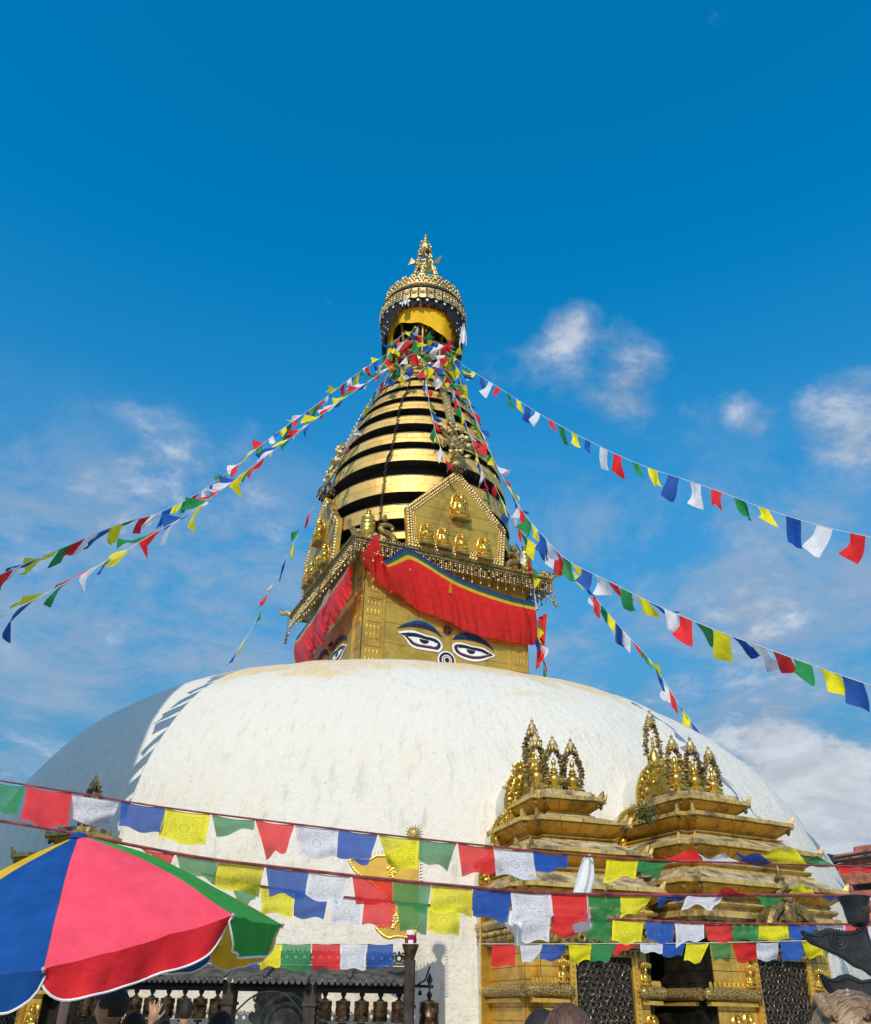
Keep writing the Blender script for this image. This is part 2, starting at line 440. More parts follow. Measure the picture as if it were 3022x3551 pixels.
# ------------------------------------------------------------------ mesh helpers
class MB:
    def __init__(s, M=None):
        s.v, s.f, s.uv, s.M = [], [], None, M

    def add(s, verts, faces):
        o = len(s.v)
        if s.M is not None:
            verts = [s.M @ V(p) for p in verts]
        s.v += [tuple(p) for p in verts]
        s.f += [tuple(i + o for i in f) for f in faces]
        return s

    def box(s, c, d, rz=0.0, taper=1.0):
        x, y, z = d[0] / 2, d[1] / 2, d[2] / 2
        cs, sn = math.cos(rz), math.sin(rz)
        P = []
        for k, zz in ((1.0, -z), (taper, z)):
            for a, b in ((-x, -y), (x, -y), (x, y), (-x, y)):
                a, b = a * k, b * k
                P.append((c[0] + a * cs - b * sn, c[1] + a * sn + b * cs, c[2] + zz))
        return s.add(P, [(3, 2, 1, 0), (4, 5, 6, 7), (0, 1, 5, 4), (1, 2, 6, 5), (2, 3, 7, 6), (3, 0, 4, 7)])

    def hexa(s, P):                       # eight corners, bottom ring then top ring
        return s.add(P, [(3, 2, 1, 0), (4, 5, 6, 7), (0, 1, 5, 4), (1, 2, 6, 5), (2, 3, 7, 6), (3, 0, 4, 7)])

    def loft(s, rings, cap=True, closed=True):
        n = len(rings[0])
        P = [p for r in rings for p in r]
        F = []
        for k in range(len(rings) - 1):
            for i in range(n if closed else n - 1):
                j = (i + 1) % n
                F.append((k * n + i, k * n + j, (k + 1) * n + j, (k + 1) * n + i))
        if cap:
            F.append(tuple(reversed(range(n))))
            F.append(tuple((len(rings) - 1) * n + i for i in range(n)))
        return s.add(P, F)

    def lathe(s, prof, c=(0, 0, 0), seg=16, a0=0.0, a1=None, cap=True):
        full = a1 is None
        m = seg if full else seg + 1
        rings = []
        for r, z in prof:
            r = max(r, 1e-4)
            rings.append([(c[0] + r * math.cos(a0 + (2 * math.pi if full else a1 - a0) * i / seg), c[1] + r * math.sin(a0 + (2 * math.pi if full else a1 - a0) * i / seg), c[2] + z) for i in range(m)])
        return s.loft(rings, cap and full, full)

    def tube(s, pts, r, seg=6, r1=None):
        pts = [V(p) for p in pts]
        n = len(pts)
        rings = []
        for i, p in enumerate(pts):
            d = (pts[min(i + 1, n - 1)] - pts[max(i - 1, 0)]).normalized()
            a = d.cross(V((0, 0, 1)))
            if a.length < 1e-3:
                a = d.cross(V((1, 0, 0)))
            a.normalize()
            b = d.cross(a)
            rr = r if r1 is None else r + (r1 - r) * i / max(1, n - 1)
            if isinstance(r, (list, tuple)):
                rr = r[i]
            rings.append([p + (a * math.cos(t) + b * math.sin(t)) * rr for t in (2 * math.pi * k / seg for k in range(seg))])
        return s.loft(rings)

    def ball(s, c, r, seg=8, rings=6, sc_=(1, 1, 1), rot=None):
        P, F = [], []
        for j in range(rings + 1):
            th = math.pi * j / rings
            for i in range(seg):
                ph = 2 * math.pi * i / seg
                q = V((r * sc_[0] * math.sin(th) * math.cos(ph), r * sc_[1] * math.sin(th) * math.sin(ph), r * sc_[2] * math.cos(th)))
                if rot is not None:
                    q = rot @ q
                P.append(V(c) + q)
        for j in range(rings):
            for i in range(seg):
                k = (i + 1) % seg
                F.append((j * seg + i, (j + 1) * seg + i, (j + 1) * seg + k, j * seg + k))
        return s.add(P, F)

    def torus(s, c, R_, r, nrm=(0, 0, 1), seg=12, sub=5):
        n = V(nrm).normalized()
        a = n.orthogonal().normalized()
        b = n.cross(a)
        P, F = [], []
        for i in range(seg):
            t = 2 * math.pi * i / seg
            d = a * math.cos(t) + b * math.sin(t)
            for j in range(sub):
                q = 2 * math.pi * j / sub
                P.append(V(c) + d * (R_ + r * math.cos(q)) + n * (r * math.sin(q)))
        for i in range(seg):
            for j in range(sub):
                F.append((i * sub + j, ((i + 1) % seg) * sub + j, ((i + 1) % seg) * sub + (j + 1) % sub, i * sub + (j + 1) % sub))
        return s.add(P, F)

    def plate(s, poly, n, th):            # polygon given in 3D, extruded both ways by th/2 along n
        n = V(n).normalized() * th
        a = [V(p) for p in poly]
        b = [p + n for p in a]
        m = len(a)
        F = [tuple(range(m)), tuple(reversed(range(m, 2 * m)))] + [(i, i + m, (i + 1) % m + m, (i + 1) % m) for i in range(m)]
        return s.add(a + b, F)

    def grid(s, fn, nu, nv):
        o = len(s.v)
        s.add([fn(i / nu, j / nv) for j in range(nv + 1) for i in range(nu + 1)], [(j * (nu + 1) + i, j * (nu + 1) + i + 1, (j + 1) * (nu + 1) + i + 1, (j + 1) * (nu + 1) + i) for j in range(nv) for i in range(nu)])
        if s.uv is None:
            s.uv = {}
        for j in range(nv + 1):
            for i in range(nu + 1):
                s.uv[o + j * (nu + 1) + i] = (i / nu, 1 - j / nv)
        return s

    def mesh(s, name, mat, smooth=True, sharp=40):
        me = bpy.data.meshes.new(name)
        me.from_pydata(s.v, [], s.f)
        if s.uv:
            ul = me.uv_layers.new(name='UVMap')
            for lp in me.loops:
                ul.data[lp.index].uv = s.uv.get(lp.vertex_index, (0, 0))
        if mat:
            me.materials.append(MATS[mat])
        if smooth:
            me.polygons.foreach_set('use_smooth', [True] * len(me.polygons))
            me.set_sharp_from_angle(angle=R(sharp))
        me.update()
        return me

    def build(s, name, mat, parent=None, smooth=True, sharp=40):
        return link(name, s.mesh(name, mat, smooth, sharp), parent)


def link(name, me, parent=None):
    o = bpy.data.objects.new(name, me)
    sc.collection.objects.link(o)
    if parent is not None:
        o.parent = parent
        if parent.type == 'EMPTY':
            o.matrix_parent_inverse = parent.matrix_basis.inverted()
    return o


def tag(o, label, cat, group=None):
    o['label'] = label
    o['category'] = cat
    if group:
        o['group'] = group
    return o


def thing(name, loc, label, cat, group=None):
    o = bpy.data.objects.new(name, None)
    o.empty_display_size = 0.2
    o.location = loc
    sc.collection.objects.link(o)
    return tag(o, label, cat, group)


def struct(o):
    o['kind'] = 'structure'
    return o


def spline(pts, n):
    """Catmull-Rom resampling of tuples"""
    pts = [V(p) for p in pts]
    m = len(pts) - 1
    res = []
    for k in range(n + 1):
        t = k / n * m
        i = min(int(t), m - 1)
        f = t - i
        p0, p1, p2, p3 = pts[max(i - 1, 0)], pts[i], pts[i + 1], pts[min(i + 2, m)]
        res.append(0.5 * ((2 * p1) + (p2 - p0) * f + (2 * p0 - 5 * p1 + 4 * p2 - p3) * f * f + (3 * p1 - p0 - 3 * p2 + p3) * f * f * f))
    return res


# ------------------------------------------------------------------ ground
g = MB()
g.add([(-900, -900, 0), (900, -900, 0), (900, 900, 0), (-900, 900, 0)], [(0, 1, 2, 3)])
struct(g.build('ground', 'ground_paving', smooth=False))

# ------------------------------------------------------------------ the stupa
stupa = thing('stupa', (AX, AY, 0), 'great white stupa dome with gilded eye tower and tall ringed golden spire', 'stupa')


def dome_r(z, s):
    """radius at height z; s = -1 left flank .. +1 right flank (the old dome is not quite round)"""
    def one(Rr, n, zb):
        q = (z - zb) / (9.70 - zb)
        if q <= 0:
            return Rr
        return Rr * max(0.0, 1 - min(q, 1.0) ** n) ** (1 / n)
    k = 0.5 + 0.5 * max(-1, min(1, s * 1.15))
    return one(11.22, 2.976, 1.546) * (1 - k) + one(11.876, 2.611, 0.658) * k


zs = [0.0, 0.6, 1.2, 1.8]
while zs[-1] < 7.0:
    zs.append(zs[-1] + 0.22)
q = [7.1 + 2.6 * (1 - (1 - k / 26) ** 2.2) for k in range(1, 27)]
zs += q
SEG = 220
rings = []
for z in zs:
    ring = []
    for i in range(SEG):
        a = 2 * math.pi * i / SEG
        r = dome_r(z, math.cos(a))
        p = V((math.cos(a), math.sin(a), z * 0.11))
        wob = (mnoise.fractal(V((math.cos(a) * 7, math.sin(a) * 7, z * 0.55)), 1.0, 2.0, 4) * 0.055 + mnoise.noise(p * 3.1) * 0.07) * min(1, r / 3)
        r2 = max(0.02, r + wob)
        ring.append((AX + r2 * math.cos(a), AY + r2 * math.sin(a), z + (wob * 0.3 if z > 0.1 else 0)))
    rings.append(ring)
d = MB()
d.loft(rings)
dome = d.build('dome', 'whitewash', stupa, True, 70)

CTR = V((AX, AY, 0))
YAW = R(23.85)


def face_frame(k):
    """k = 0 front face, 1 left face, 2 back, 3 right: outward normal and rightward tangent"""
    a = YAW - k * math.pi / 2
    return V((math.sin(a), -math.cos(a), 0)), V((math.cos(a), math.sin(a), 0))


def fpt(k, s, u, z):
    n, t = face_frame(k)
    return CTR + n * s + t * u + V((0, 0, z))


def px_face(x, y, k, s):
    """pixel to (u, z) on the plane of face k at distance s from the axis"""
    n, t = face_frame(k)
    p = onplane(x, y, CTR + n * s, n)
    return (p - CTR).dot(t), p.z


WS = 2.72           # half side of the tower wall
hb = MB()
hb.loft([[fpt(0, s, u * 1.0, z) for s, u in ((WS, -WS), (WS, WS), (-WS, WS), (-WS, -WS))] for z in (9.0, 13.62)])
wall = hb.build('tower_wall', 'core_dark', stupa, False)
# gilded sheets nailed over the wall, course by course
rs = random.Random(3)
for k in (0, 1, 3):
    zc = 9.5
    ci = 0
    while zc < 13.55:
        hgt = 0.62
        u = -WS + 0.66
        first = True
        while u < WS - 0.68:
            L = rs.uniform(0.7, 1.25)
            if u + L > WS - 1.05:
                L = WS - 0.66 - u
            th = 0.012 + rs.uniform(0, 0.006)
            m = MB()
            gp = 0.006
            P = [fpt(k, WS + 0.0, uu, zz) for uu, zz in ((u + gp, zc + gp), (u + L - gp, zc + gp), (u + L - gp, zc + hgt - gp), (u + gp, zc + hgt - gp))]
            n, t = face_frame(k)
            tilt = [n * (th + rs.uniform(0, 0.006)) for _ in range(4)]
            Q = [p + tl for p, tl in zip(P, tilt)]
            m.hexa(P + Q)
            m.build('gilded_panel', 'gold_sheet', wall, False)
            u += L
        zc += hgt
        ci += 1
# corner pilasters with lotus courses
for k in (0, 1, 3):
    n, t = face_frame(k)
    for sgn in (-1, 1):
        m = MB()
        u0 = sgn * (WS - 0.33)
        rotf = Matrix((t, n, V((0, 0, 1)))).transposed()
        P = lambda du, dn, z: CTR + n * (WS + dn) + t * (u0 + du) + V((0, 0, z))
        m.hexa([P(-0.31, 0, 9.4), P(0.31, 0, 9.4), P(0.31, 0.02, 9.4), P(-0.31, 0.02, 9.4), P(-0.31, 0, 13.5), P(0.31, 0, 13.5), P(0.31, 0.02, 13.5), P(-0.31, 0.02, 13.5)])
        m.tube([P(-sgn * 0.33, 0.025, 9.4), P(-sgn * 0.33, 0.025, 13.5)], 0.035, 6)
        m.tube([P(-sgn * 0.25, 0.025, 9.4), P(-sgn * 0.25, 0.025, 13.5)], 0.018, 6)
        z = 10.05
        kk = 0
        while z < 13.1:
            if kk % 3 == 2:
                m.hexa([P(-0.2, 0.015, z), P(0.24, 0.015, z), P(0.24, 0.045, z), P(-0.2, 0.045, z), P(-0.2, 0.015, z + 0.16), P(0.24, 0.015, z + 0.16), P(0.24, 0.045, z + 0.16), P(-0.2, 0.045, z + 0.16)])
                z += 0.24
            else:
                up = 1 if kk % 3 == 0 else -1
                for i in range(4):
                    m.ball(P(-0.15 + 0.115 * i, 0.012, z + 0.09), 0.085, 8, 6, (0.72, 0.18, 1.2), rotf)
                m.tube([P(-0.21, 0.02, z + 0.09 - up * 0.10), P(0.25, 0.02, z + 0.09 - up * 0.10)], 0.02, 6)
                z += 0.25
            kk += 1
        m.build('pilaster', 'gold_sheet', wall, True, 50)

# painted eyes, brows, third eye and nose, in (u, z) of the front face; each face carries the same
Z3 = lambda x, y: (960 + x * 0.5669, 1600 + y * 0.5669)
EYE_L = [(738, 1043), (790, 1035), (840, 1037), (880, 1050), (920, 1065), (955, 1072), (985, 1085), (1005, 1105), (1015, 1130), (1010, 1150), (992, 1168), (950, 1162), (900, 1155), (850, 1145), (815, 1125), (790, 1090), (765, 1062)]
EYE_R = [(1072, 1135), (1080, 1115), (1110, 1108), (1150, 1115), (1190, 1128), (1230, 1135), (1270, 1145), (1300, 1165), (1336, 1190), (1300, 1205), (1260, 1220), (1210, 1225), (1160, 1215), (1115, 1195), (1085, 1170)]
BROW_L = [(735, 1022), (790, 990), (850, 975), (900, 980), (950, 1005), (985, 1040), (1014, 1079), (1000, 1068), (960, 1040), (910, 1014), (860, 1002), (800, 1007)]
BROW_R = [(1072, 1092), (1100, 1062), (1150, 1048), (1210, 1060), (1260, 1085), (1300, 1120), (1331, 1160), (1300, 1138), (1250, 1110), (1200, 1092), (1150, 1084), (1100, 1086)]


def uvpoly(pts):
    return [px_face(*Z3(x, y), 0, WS + 0.03) for x, y in pts]


def inset(poly, k, du=0, dz=0, cz=None):
    cx = sum(p[0] for p in poly) / len(poly)
    cy = sum(p[1] for p in poly) / len(poly) if cz is None else cz
    return [(cx + (p[0] - cx) * (k[0] if isinstance(k, tuple) else k) + du, cy + (p[1] - cy) * (k[1] if isinstance(k, tuple) else k) + dz) for p in poly]


def fplate(k, poly, s, th, name, mat, parent):
    n, t = face_frame(k)
    P = [CTR + n * s + t * u + V((0, 0, z)) for u, z in poly]
    return MB().plate(P, n, th).build(name, mat, parent, False)


def disc(c, r, n=24, a0=0, a1=2 * math.pi, sx=1.0):
    return [(c[0] + r * sx * math.cos(a0 + (a1 - a0) * i / n), c[1] + r * math.sin(a0 + (a1 - a0) * i / n)) for i in range(n)]


for k in (0, 1):
    for EY, BR, cx, flip in ((EYE_L, BROW_L, 905, -1), (EYE_R, BROW_R, 1185, 1)):
        e = uvpoly([tuple(p) for p in spline([(x, y, 0) for x, y in EY + EY[:1]], 60)][:-1] if False else EY)
        ec = [tuple(p)[:2] for p in spline([(a, b, 0) for a, b in e + e[:1]], 64)][:-1]
        s = WS + 0.026
        eye = fplate(k, ec, s, 0.016, 'painted_eye', 'white_paint', wall)
        in1 = inset(ec, (0.90, 0.75))
        fplate(k, in1, s + 0.016, 0.005, 'eye_outline', 'navy_paint', eye)
        in2 = inset(ec, (0.76, 0.53), 0, -0.012)
        fplate(k, in2, s + 0.0212, 0.004, 'lower_lid', 'red_paint', eye)
        in3 = inset(ec, (0.72, 0.45), 0, 0.0)
        fplate(k, in3, s + 0.0254, 0.004, 'eyeball', 'white_paint', eye)
        c3 = (sum(p[0] for p in in3) / len(in3) + 0.03 * flip * -1, sum(p[1] for p in in3) / len(in3))
        hh = max(p[1] for p in in3) - min(p[1] for p in in3)
        fplate(k, disc((c3[0], c3[1] + hh * 0.12), hh * 0.50, 24, math.pi * 0.98, math.pi * 2.04, 1.25), s + 0.0296, 0.004, 'iris', 'black_paint', eye)
        fplate(k, disc((c3[0], c3[1] + hh * 0.10), hh * 0.30, 20, math.pi, math.pi * 2, 1.3), s + 0.034, 0.003, 'pupil', 'soot_metal', eye)
        # heavy upper lid: band between the two curves
        m = len(in3)
        up = sorted([p for p in in3], key=lambda p: p[0])
        us = [in3[0][0] + (max(p[0] for p in in3) - min(p[0] for p in in3)) * i / 20 for i in range(21)]
        lo_u, hi_u = min(p[0] for p in in3), max(p[0] for p in in3)

        def topz(u):
            best = None
            for i in range(m):
                a, b = in3[i], in3[(i + 1) % m]
                if (a[0] - u) * (b[0] - u) <= 0 and abs(a[0] - b[0]) > 1e-6:
                    f = (u - a[0]) / (b[0] - a[0])
                    zz = a[1] + (b[1] - a[1]) * f
                    best = zz if best is None else max(best, zz)
            return best if best is not None else up[0][1]
        uu = [lo_u + (hi_u - lo_u) * (i + 0.5) / 18 for i in range(18)]
        lid = [(u, topz(u) + 0.05) for u in uu] + [(u, topz(u) - hh * 0.16) for u in reversed(uu)]
        fplate(k, lid, s + 0.0374, 0.004, 'upper_lid', 'black_paint', eye)
        b = uvpoly(BR)
        bc = [tuple(p)[:2] for p in spline([(x, y, 0) for x, y in b + b[:1]], 48)][:-1]
        br = fplate(k, bc, s, 0.014, 'eyebrow', 'blue_paint', wall)
        lowb = [(p[0], p[1]) for p in inset(bc, (0.97, 0.62), 0, -0.028)]
        fplate(k, lowb, s + 0.014, 0.005, 'brow_lower_band', 'navy_paint', br)  # navy lower band of the two-tone painted brow
    c = px_face(*Z3(1045, 1035), 0, WS + 0.03)
    te = fplate(k, disc(c, 0.155), WS + 0.026, 0.014, 'third_eye', 'red_paint', wall)
    n, t = face_frame(k)
    m = MB()
    for i, (rr, dn) in enumerate(((0.105, 0.04), (0.085, 0.06), (0.06, 0.085), (0.03, 0.11))):
        m.torus(fpt(k, WS + dn, c[0], c[1]), rr, 0.022, n, 16, 6)
    m.ball(fpt(k, WS + 0.09, c[0], c[1]), 0.05)
    m.build('boss', 'bronze', te)
    c = px_face(*Z3(1040, 1218), 0, WS + 0.03)
    nose = fplate(k, disc(c, 0.29), WS + 0.026, 0.012, 'nose_spiral', 'white_paint', wall)
    for i, (rr, mt) in enumerate(((0.245, 'navy_paint'), (0.165, 'white_paint'), (0.135, 'red_paint'), (0.105, 'white_paint'), (0.075, 'black_paint'))):
        fplate(k, disc(c, rr), WS + 0.038 + 0.005 * i, 0.005, 'spiral_band', mt, nose)

# cornice with rail, lotus crest and hanging filigree
CS = 3.34
CZ = 13.46
cb = MB()


def ring_box(m, s0, s1, z0, z1):
    for k in range(4):
        m.hexa([fpt(k, s0, -s0, z0), fpt(k, s0, s0, z0), fpt(k, s1, s1, z0), fpt(k, s1, -s1, z0), fpt(k, s0, -s0, z1), fpt(k, s0, s0, z1), fpt(k, s1, s1, z1), fpt(k, s1, -s1, z1)])


ring_box(cb, 2.5, CS - 0.08, CZ + 0.02, CZ + 0.2)
ring_box(cb, CS - 0.0795, CS, CZ, CZ + 0.10)
ring_box(cb, CS - 0.06, CS + 0.04, CZ + 0.105, CZ + 0.15)
cornice = cb.build('cornice', 'gold_dark', stupa, False)
fr = MB()
bd = MB()
rs = random.Random(5)
for k in (0, 1, 3):
    n, t = face_frame(k)
    nP = 46
    for i in range(nP):
        u = -CS + 0.06 + (2 * CS - 0.12) * i / (nP - 1)
        s = CS - 0.03
        # pierced valance panels
        for (dz, rr) in ((-0.05, 0.034), (-0.13, 0.042), (-0.21, 0.034), (-0.29, 0.042)):
            if rs.random() < 0.86:
                fr.ball(fpt(k, s, u + rs.uniform(-.02, .02), CZ + dz), rr, 6, 4, (1, 1, 1))
        fr.box(fpt(k, s, u + 0.07, CZ - 0.17), (0.02, 0.02, 0.34), YAW)
        if i % 2 == 0:
            L = 0.12 + 0.09 * rs.random()
            fr.tube([fpt(k, s, u, CZ - 0.3), fpt(k, s, u, CZ - 0.34 - L)], 0.012, 4)
            fr.ball(fpt(k, s, u, CZ - 0.36 - L), 0.036, 6, 4, (1, 1, 1.3))
    # scroll crest on top of the rail
    for i in range(40):
        u = -CS + 0.1 + (2 * CS - 0.2) * i / 39
        bd.torus(fpt(k, CS - 0.02, u, CZ + 0.21), 0.05, 0.02, n, 8, 4)
        bd.ball(fpt(k, CS - 0.02, u + 0.04, CZ + 0.19), 0.03, 6, 4)
    ring = fpt(k, CS - 0.02, 0, 0)
fo = fr.build('hanging_filigree', 'gold_filigree', cornice)
fo['kind'] = 'stuff'
co = bd.build('scroll_crest', 'gold_dark', cornice)
co['kind'] = 'stuff'

# corner hooks and hanging bells of the cornice
for k in range(4):
    n, t = face_frame(k)
    c = fpt(k, CS - 0.05, -CS + 0.05, CZ + 0.15)
    o = (n - t).normalized()
    m = MB()
    m.tube([c, c + o * 0.15 + V((0, 0, 0.12)), c + o * 0.38 + V((0, 0, 0.12)), c + o * 0.50 + V((0, 0, 0.24)), c + o * 0.42 + V((0, 0, 0.33)), c + o * 0.36 + V((0, 0, 0.26))], [0.09, 0.09, 0.07, 0.05, 0.04, 0.02], 8)
    for i in range(3):
        m.ball(c - o * (0.05 + 0.12 * i) + V((0, 0, 0.16 + 0.08 * (i % 2))), 0.09, 8, 6)
    m.build('corner_hook', 'gold_filigree', cornice)
    m = MB()
    e = c + o * 0.12 + V((0, 0, -0.12))
    m.tube([e, e - V((0, 0, 0.75))], 0.012, 5)
    for i, (dx, L) in enumerate(((0, 0.75), (0.08, 0.62), (-0.07, 0.84))):
        m.ball(e + t * dx - V((0, 0, L)), 0.055, 8, 6, (1, 1, 1.15))
        m.tube([e - V((0, 0, 0.3)), e + t * dx - V((0, 0, L))], 0.008, 4)
    m.build('bell_chain', 'gold_dark', cornice)


def finial_tower(p, h, name, parent):
    m = MB()
    prof = [(0.0, 0), (0.20, 0.0), (0.22, 0.10), (0.15, 0.22), (0.17, 0.25), (0.185, 0.28), (0.165, 0.30), (0.185, 0.33), (0.18, 0.42), (0.19, 0.43), (0.175, 0.46), (0.18, 0.54), (0.19, 0.55), (0.17, 0.58), (0.172, 0.66), (0.18, 0.67), (0.165, 0.70), (0.16, 0.76), (0.12, 0.79), (0.05, 0.81), (0.035, 0.85), (0.07, 0.87), (0.07, 0.885), (0.03, 0.90), (0.06, 0.94), (0.05, 0.97), (0.0, 1.0)]
    m.lathe([(r * h, z * h) for r, z in prof], p, 18)
    return m.build(name, 'gold_bright', parent)


for k in (0, 3):
    for sgn in ((-1, 1) if k == 0 else (1,)):
        p = fpt(k, 2.72, sgn * 2.72, CZ + 0.2)
        ft = finial_tower(p, 1.3, 'corner_finial', stupa)
        n, t = face_frame(k)
        m = MB()
        b = fpt(k, 2.9, sgn * 2.25, CZ + 0.2)
        x = -t * sgn
        pts = [b + x * 0.30, b + x * 0.34 + V((0, 0, 0.25)), b + x * 0.18 + V((0, 0, 0.45)), b - x * 0.05 + V((0, 0, 0.52)), b - x * 0.12 + V((0, 0, 0.68)), b + x * 0.10 + V((0, 0, 0.78)), b + x * 0.28 + V((0, 0, 0.70)), b + x * 0.22 + V((0, 0, 0.62))]
        m.tube(spline(pts, 28), [0.14 - 0.09 * i / 28 for i in range(29)], 8)
        m.ball(b + x * 0.0 + V((0, 0, 0.95)), 0.10, 8, 6)
        m.ball(b + x * 0.0 + V((0, 0, 1.07)), 0.06, 8, 6)
        m.build('scroll_ornament', 'gold_dark', stupa)
        m = MB()
        for i in range(7):
            a = i * 0.9
            m.ball(fpt(k, 2.98 + 0.1 * math.sin(a), sgn * (2.75 + 0.16 * math.cos(a * 1.7)), CZ + 0.26 + 0.09 * (i % 3)), 0.085, 8, 6)
        m.build('lotus_cluster', 'gold_filigree', stupa)

# pentagonal gilded plaques with seated buddhas in relief
TS = 3.38
raw = [px_face(*q, 0, TS) for q in ((1403, 1880), (1408, 1747), (1604, 1634), (1756, 1849), (1737, 1966))]
hwid = (abs(raw[0][0]) + abs(raw[4][0])) / 2
swid = (abs(raw[1][0]) + abs(raw[3][0])) / 2
mid = (raw[1][0] + raw[3][0]) / 2
hwid = (raw[4][0] - raw[0][0]) / 2
swid = (raw[3][0] - raw[1][0]) / 2
shz = (raw[1][1] + raw[3][1]) / 2
apz = raw[2][1]
PEN = [(mid - hwid, CZ + 0.16), (mid - swid, shz), (mid, apz), (mid + swid, shz), (mid + hwid, CZ + 0.16)]


def relief_figure(k, u, z, h, s, parent, seed=0, name='relief_figure'):
    """seated figure on a lotus seat, h tall, sitting on the plane of face k"""
    n, t = face_frame(k)
    rot = Matrix((t, n, V((0, 0, 1)))).transposed()
    q = lambda a, b, c: fpt(k, s + b * h, u + a * h, z + c * h)
    m = MB()
    m.ball(q(0, 0.05, 0.06), h, 14, 8, (0.34, 0.24, 0.09), rot)
    for i in range(7):
        m.ball(q(-0.27 + 0.09 * i, 0.20 - 0.012 * (i - 3) ** 2, 0.055), h, 6, 5, (0.05, 0.05, 0.07), rot)
    m.ball(q(0, 0.12, 0.19), h, 12, 8, (0.30, 0.17, 0.075), rot)          # crossed legs
    m.ball(q(0, 0.09, 0.40), h, 12, 9, (0.145, 0.11, 0.20), rot)          # torso
    m.ball(q(0, 0.10, 0.51), h, 12, 7, (0.185, 0.09, 0.07), rot)          # shoulders
    m.ball(q(0, 0.12, 0.71), h, 12, 9, (0.088, 0.10, 0.115), rot)         # head
    m.ball(q(0, 0.10, 0.84), h, 8, 6, (0.05, 0.05, 0.06), rot)            # topknot
    rr = random.Random(seed)
    for sg in (-1, 1):
        el = q(sg * 0.235, 0.10, 0.33)
        hand = q(sg * rr.uniform(0.02, 0.1), 0.24, rr.uniform(0.26, 0.42)) if rr.random() < 0.7 else q(sg * 0.24, 0.22, 0.22)
        m.tube([q(sg * 0.17, 0.10, 0.52), el, hand], [0.055 * h, 0.05 * h, 0.04 * h], 7)
        m.tube([q(sg * 0.29, 0.02, 0.2), q(sg * 0.30, 0.02, 0.5), q(sg * 0.24, 0.02, 0.78), q(sg * 0.10, 0.02, 0.95)], 0.022 * h, 5)
    m.torus(q(0, 0.03, 0.72), 0.17 * h, 0.02 * h, n, 20, 5)
    m.torus(q(0, 0.01, 0.46), 0.33 * h, 0.018 * h, n, 24, 5)
    return m.build(name, 'gold_bright', parent)


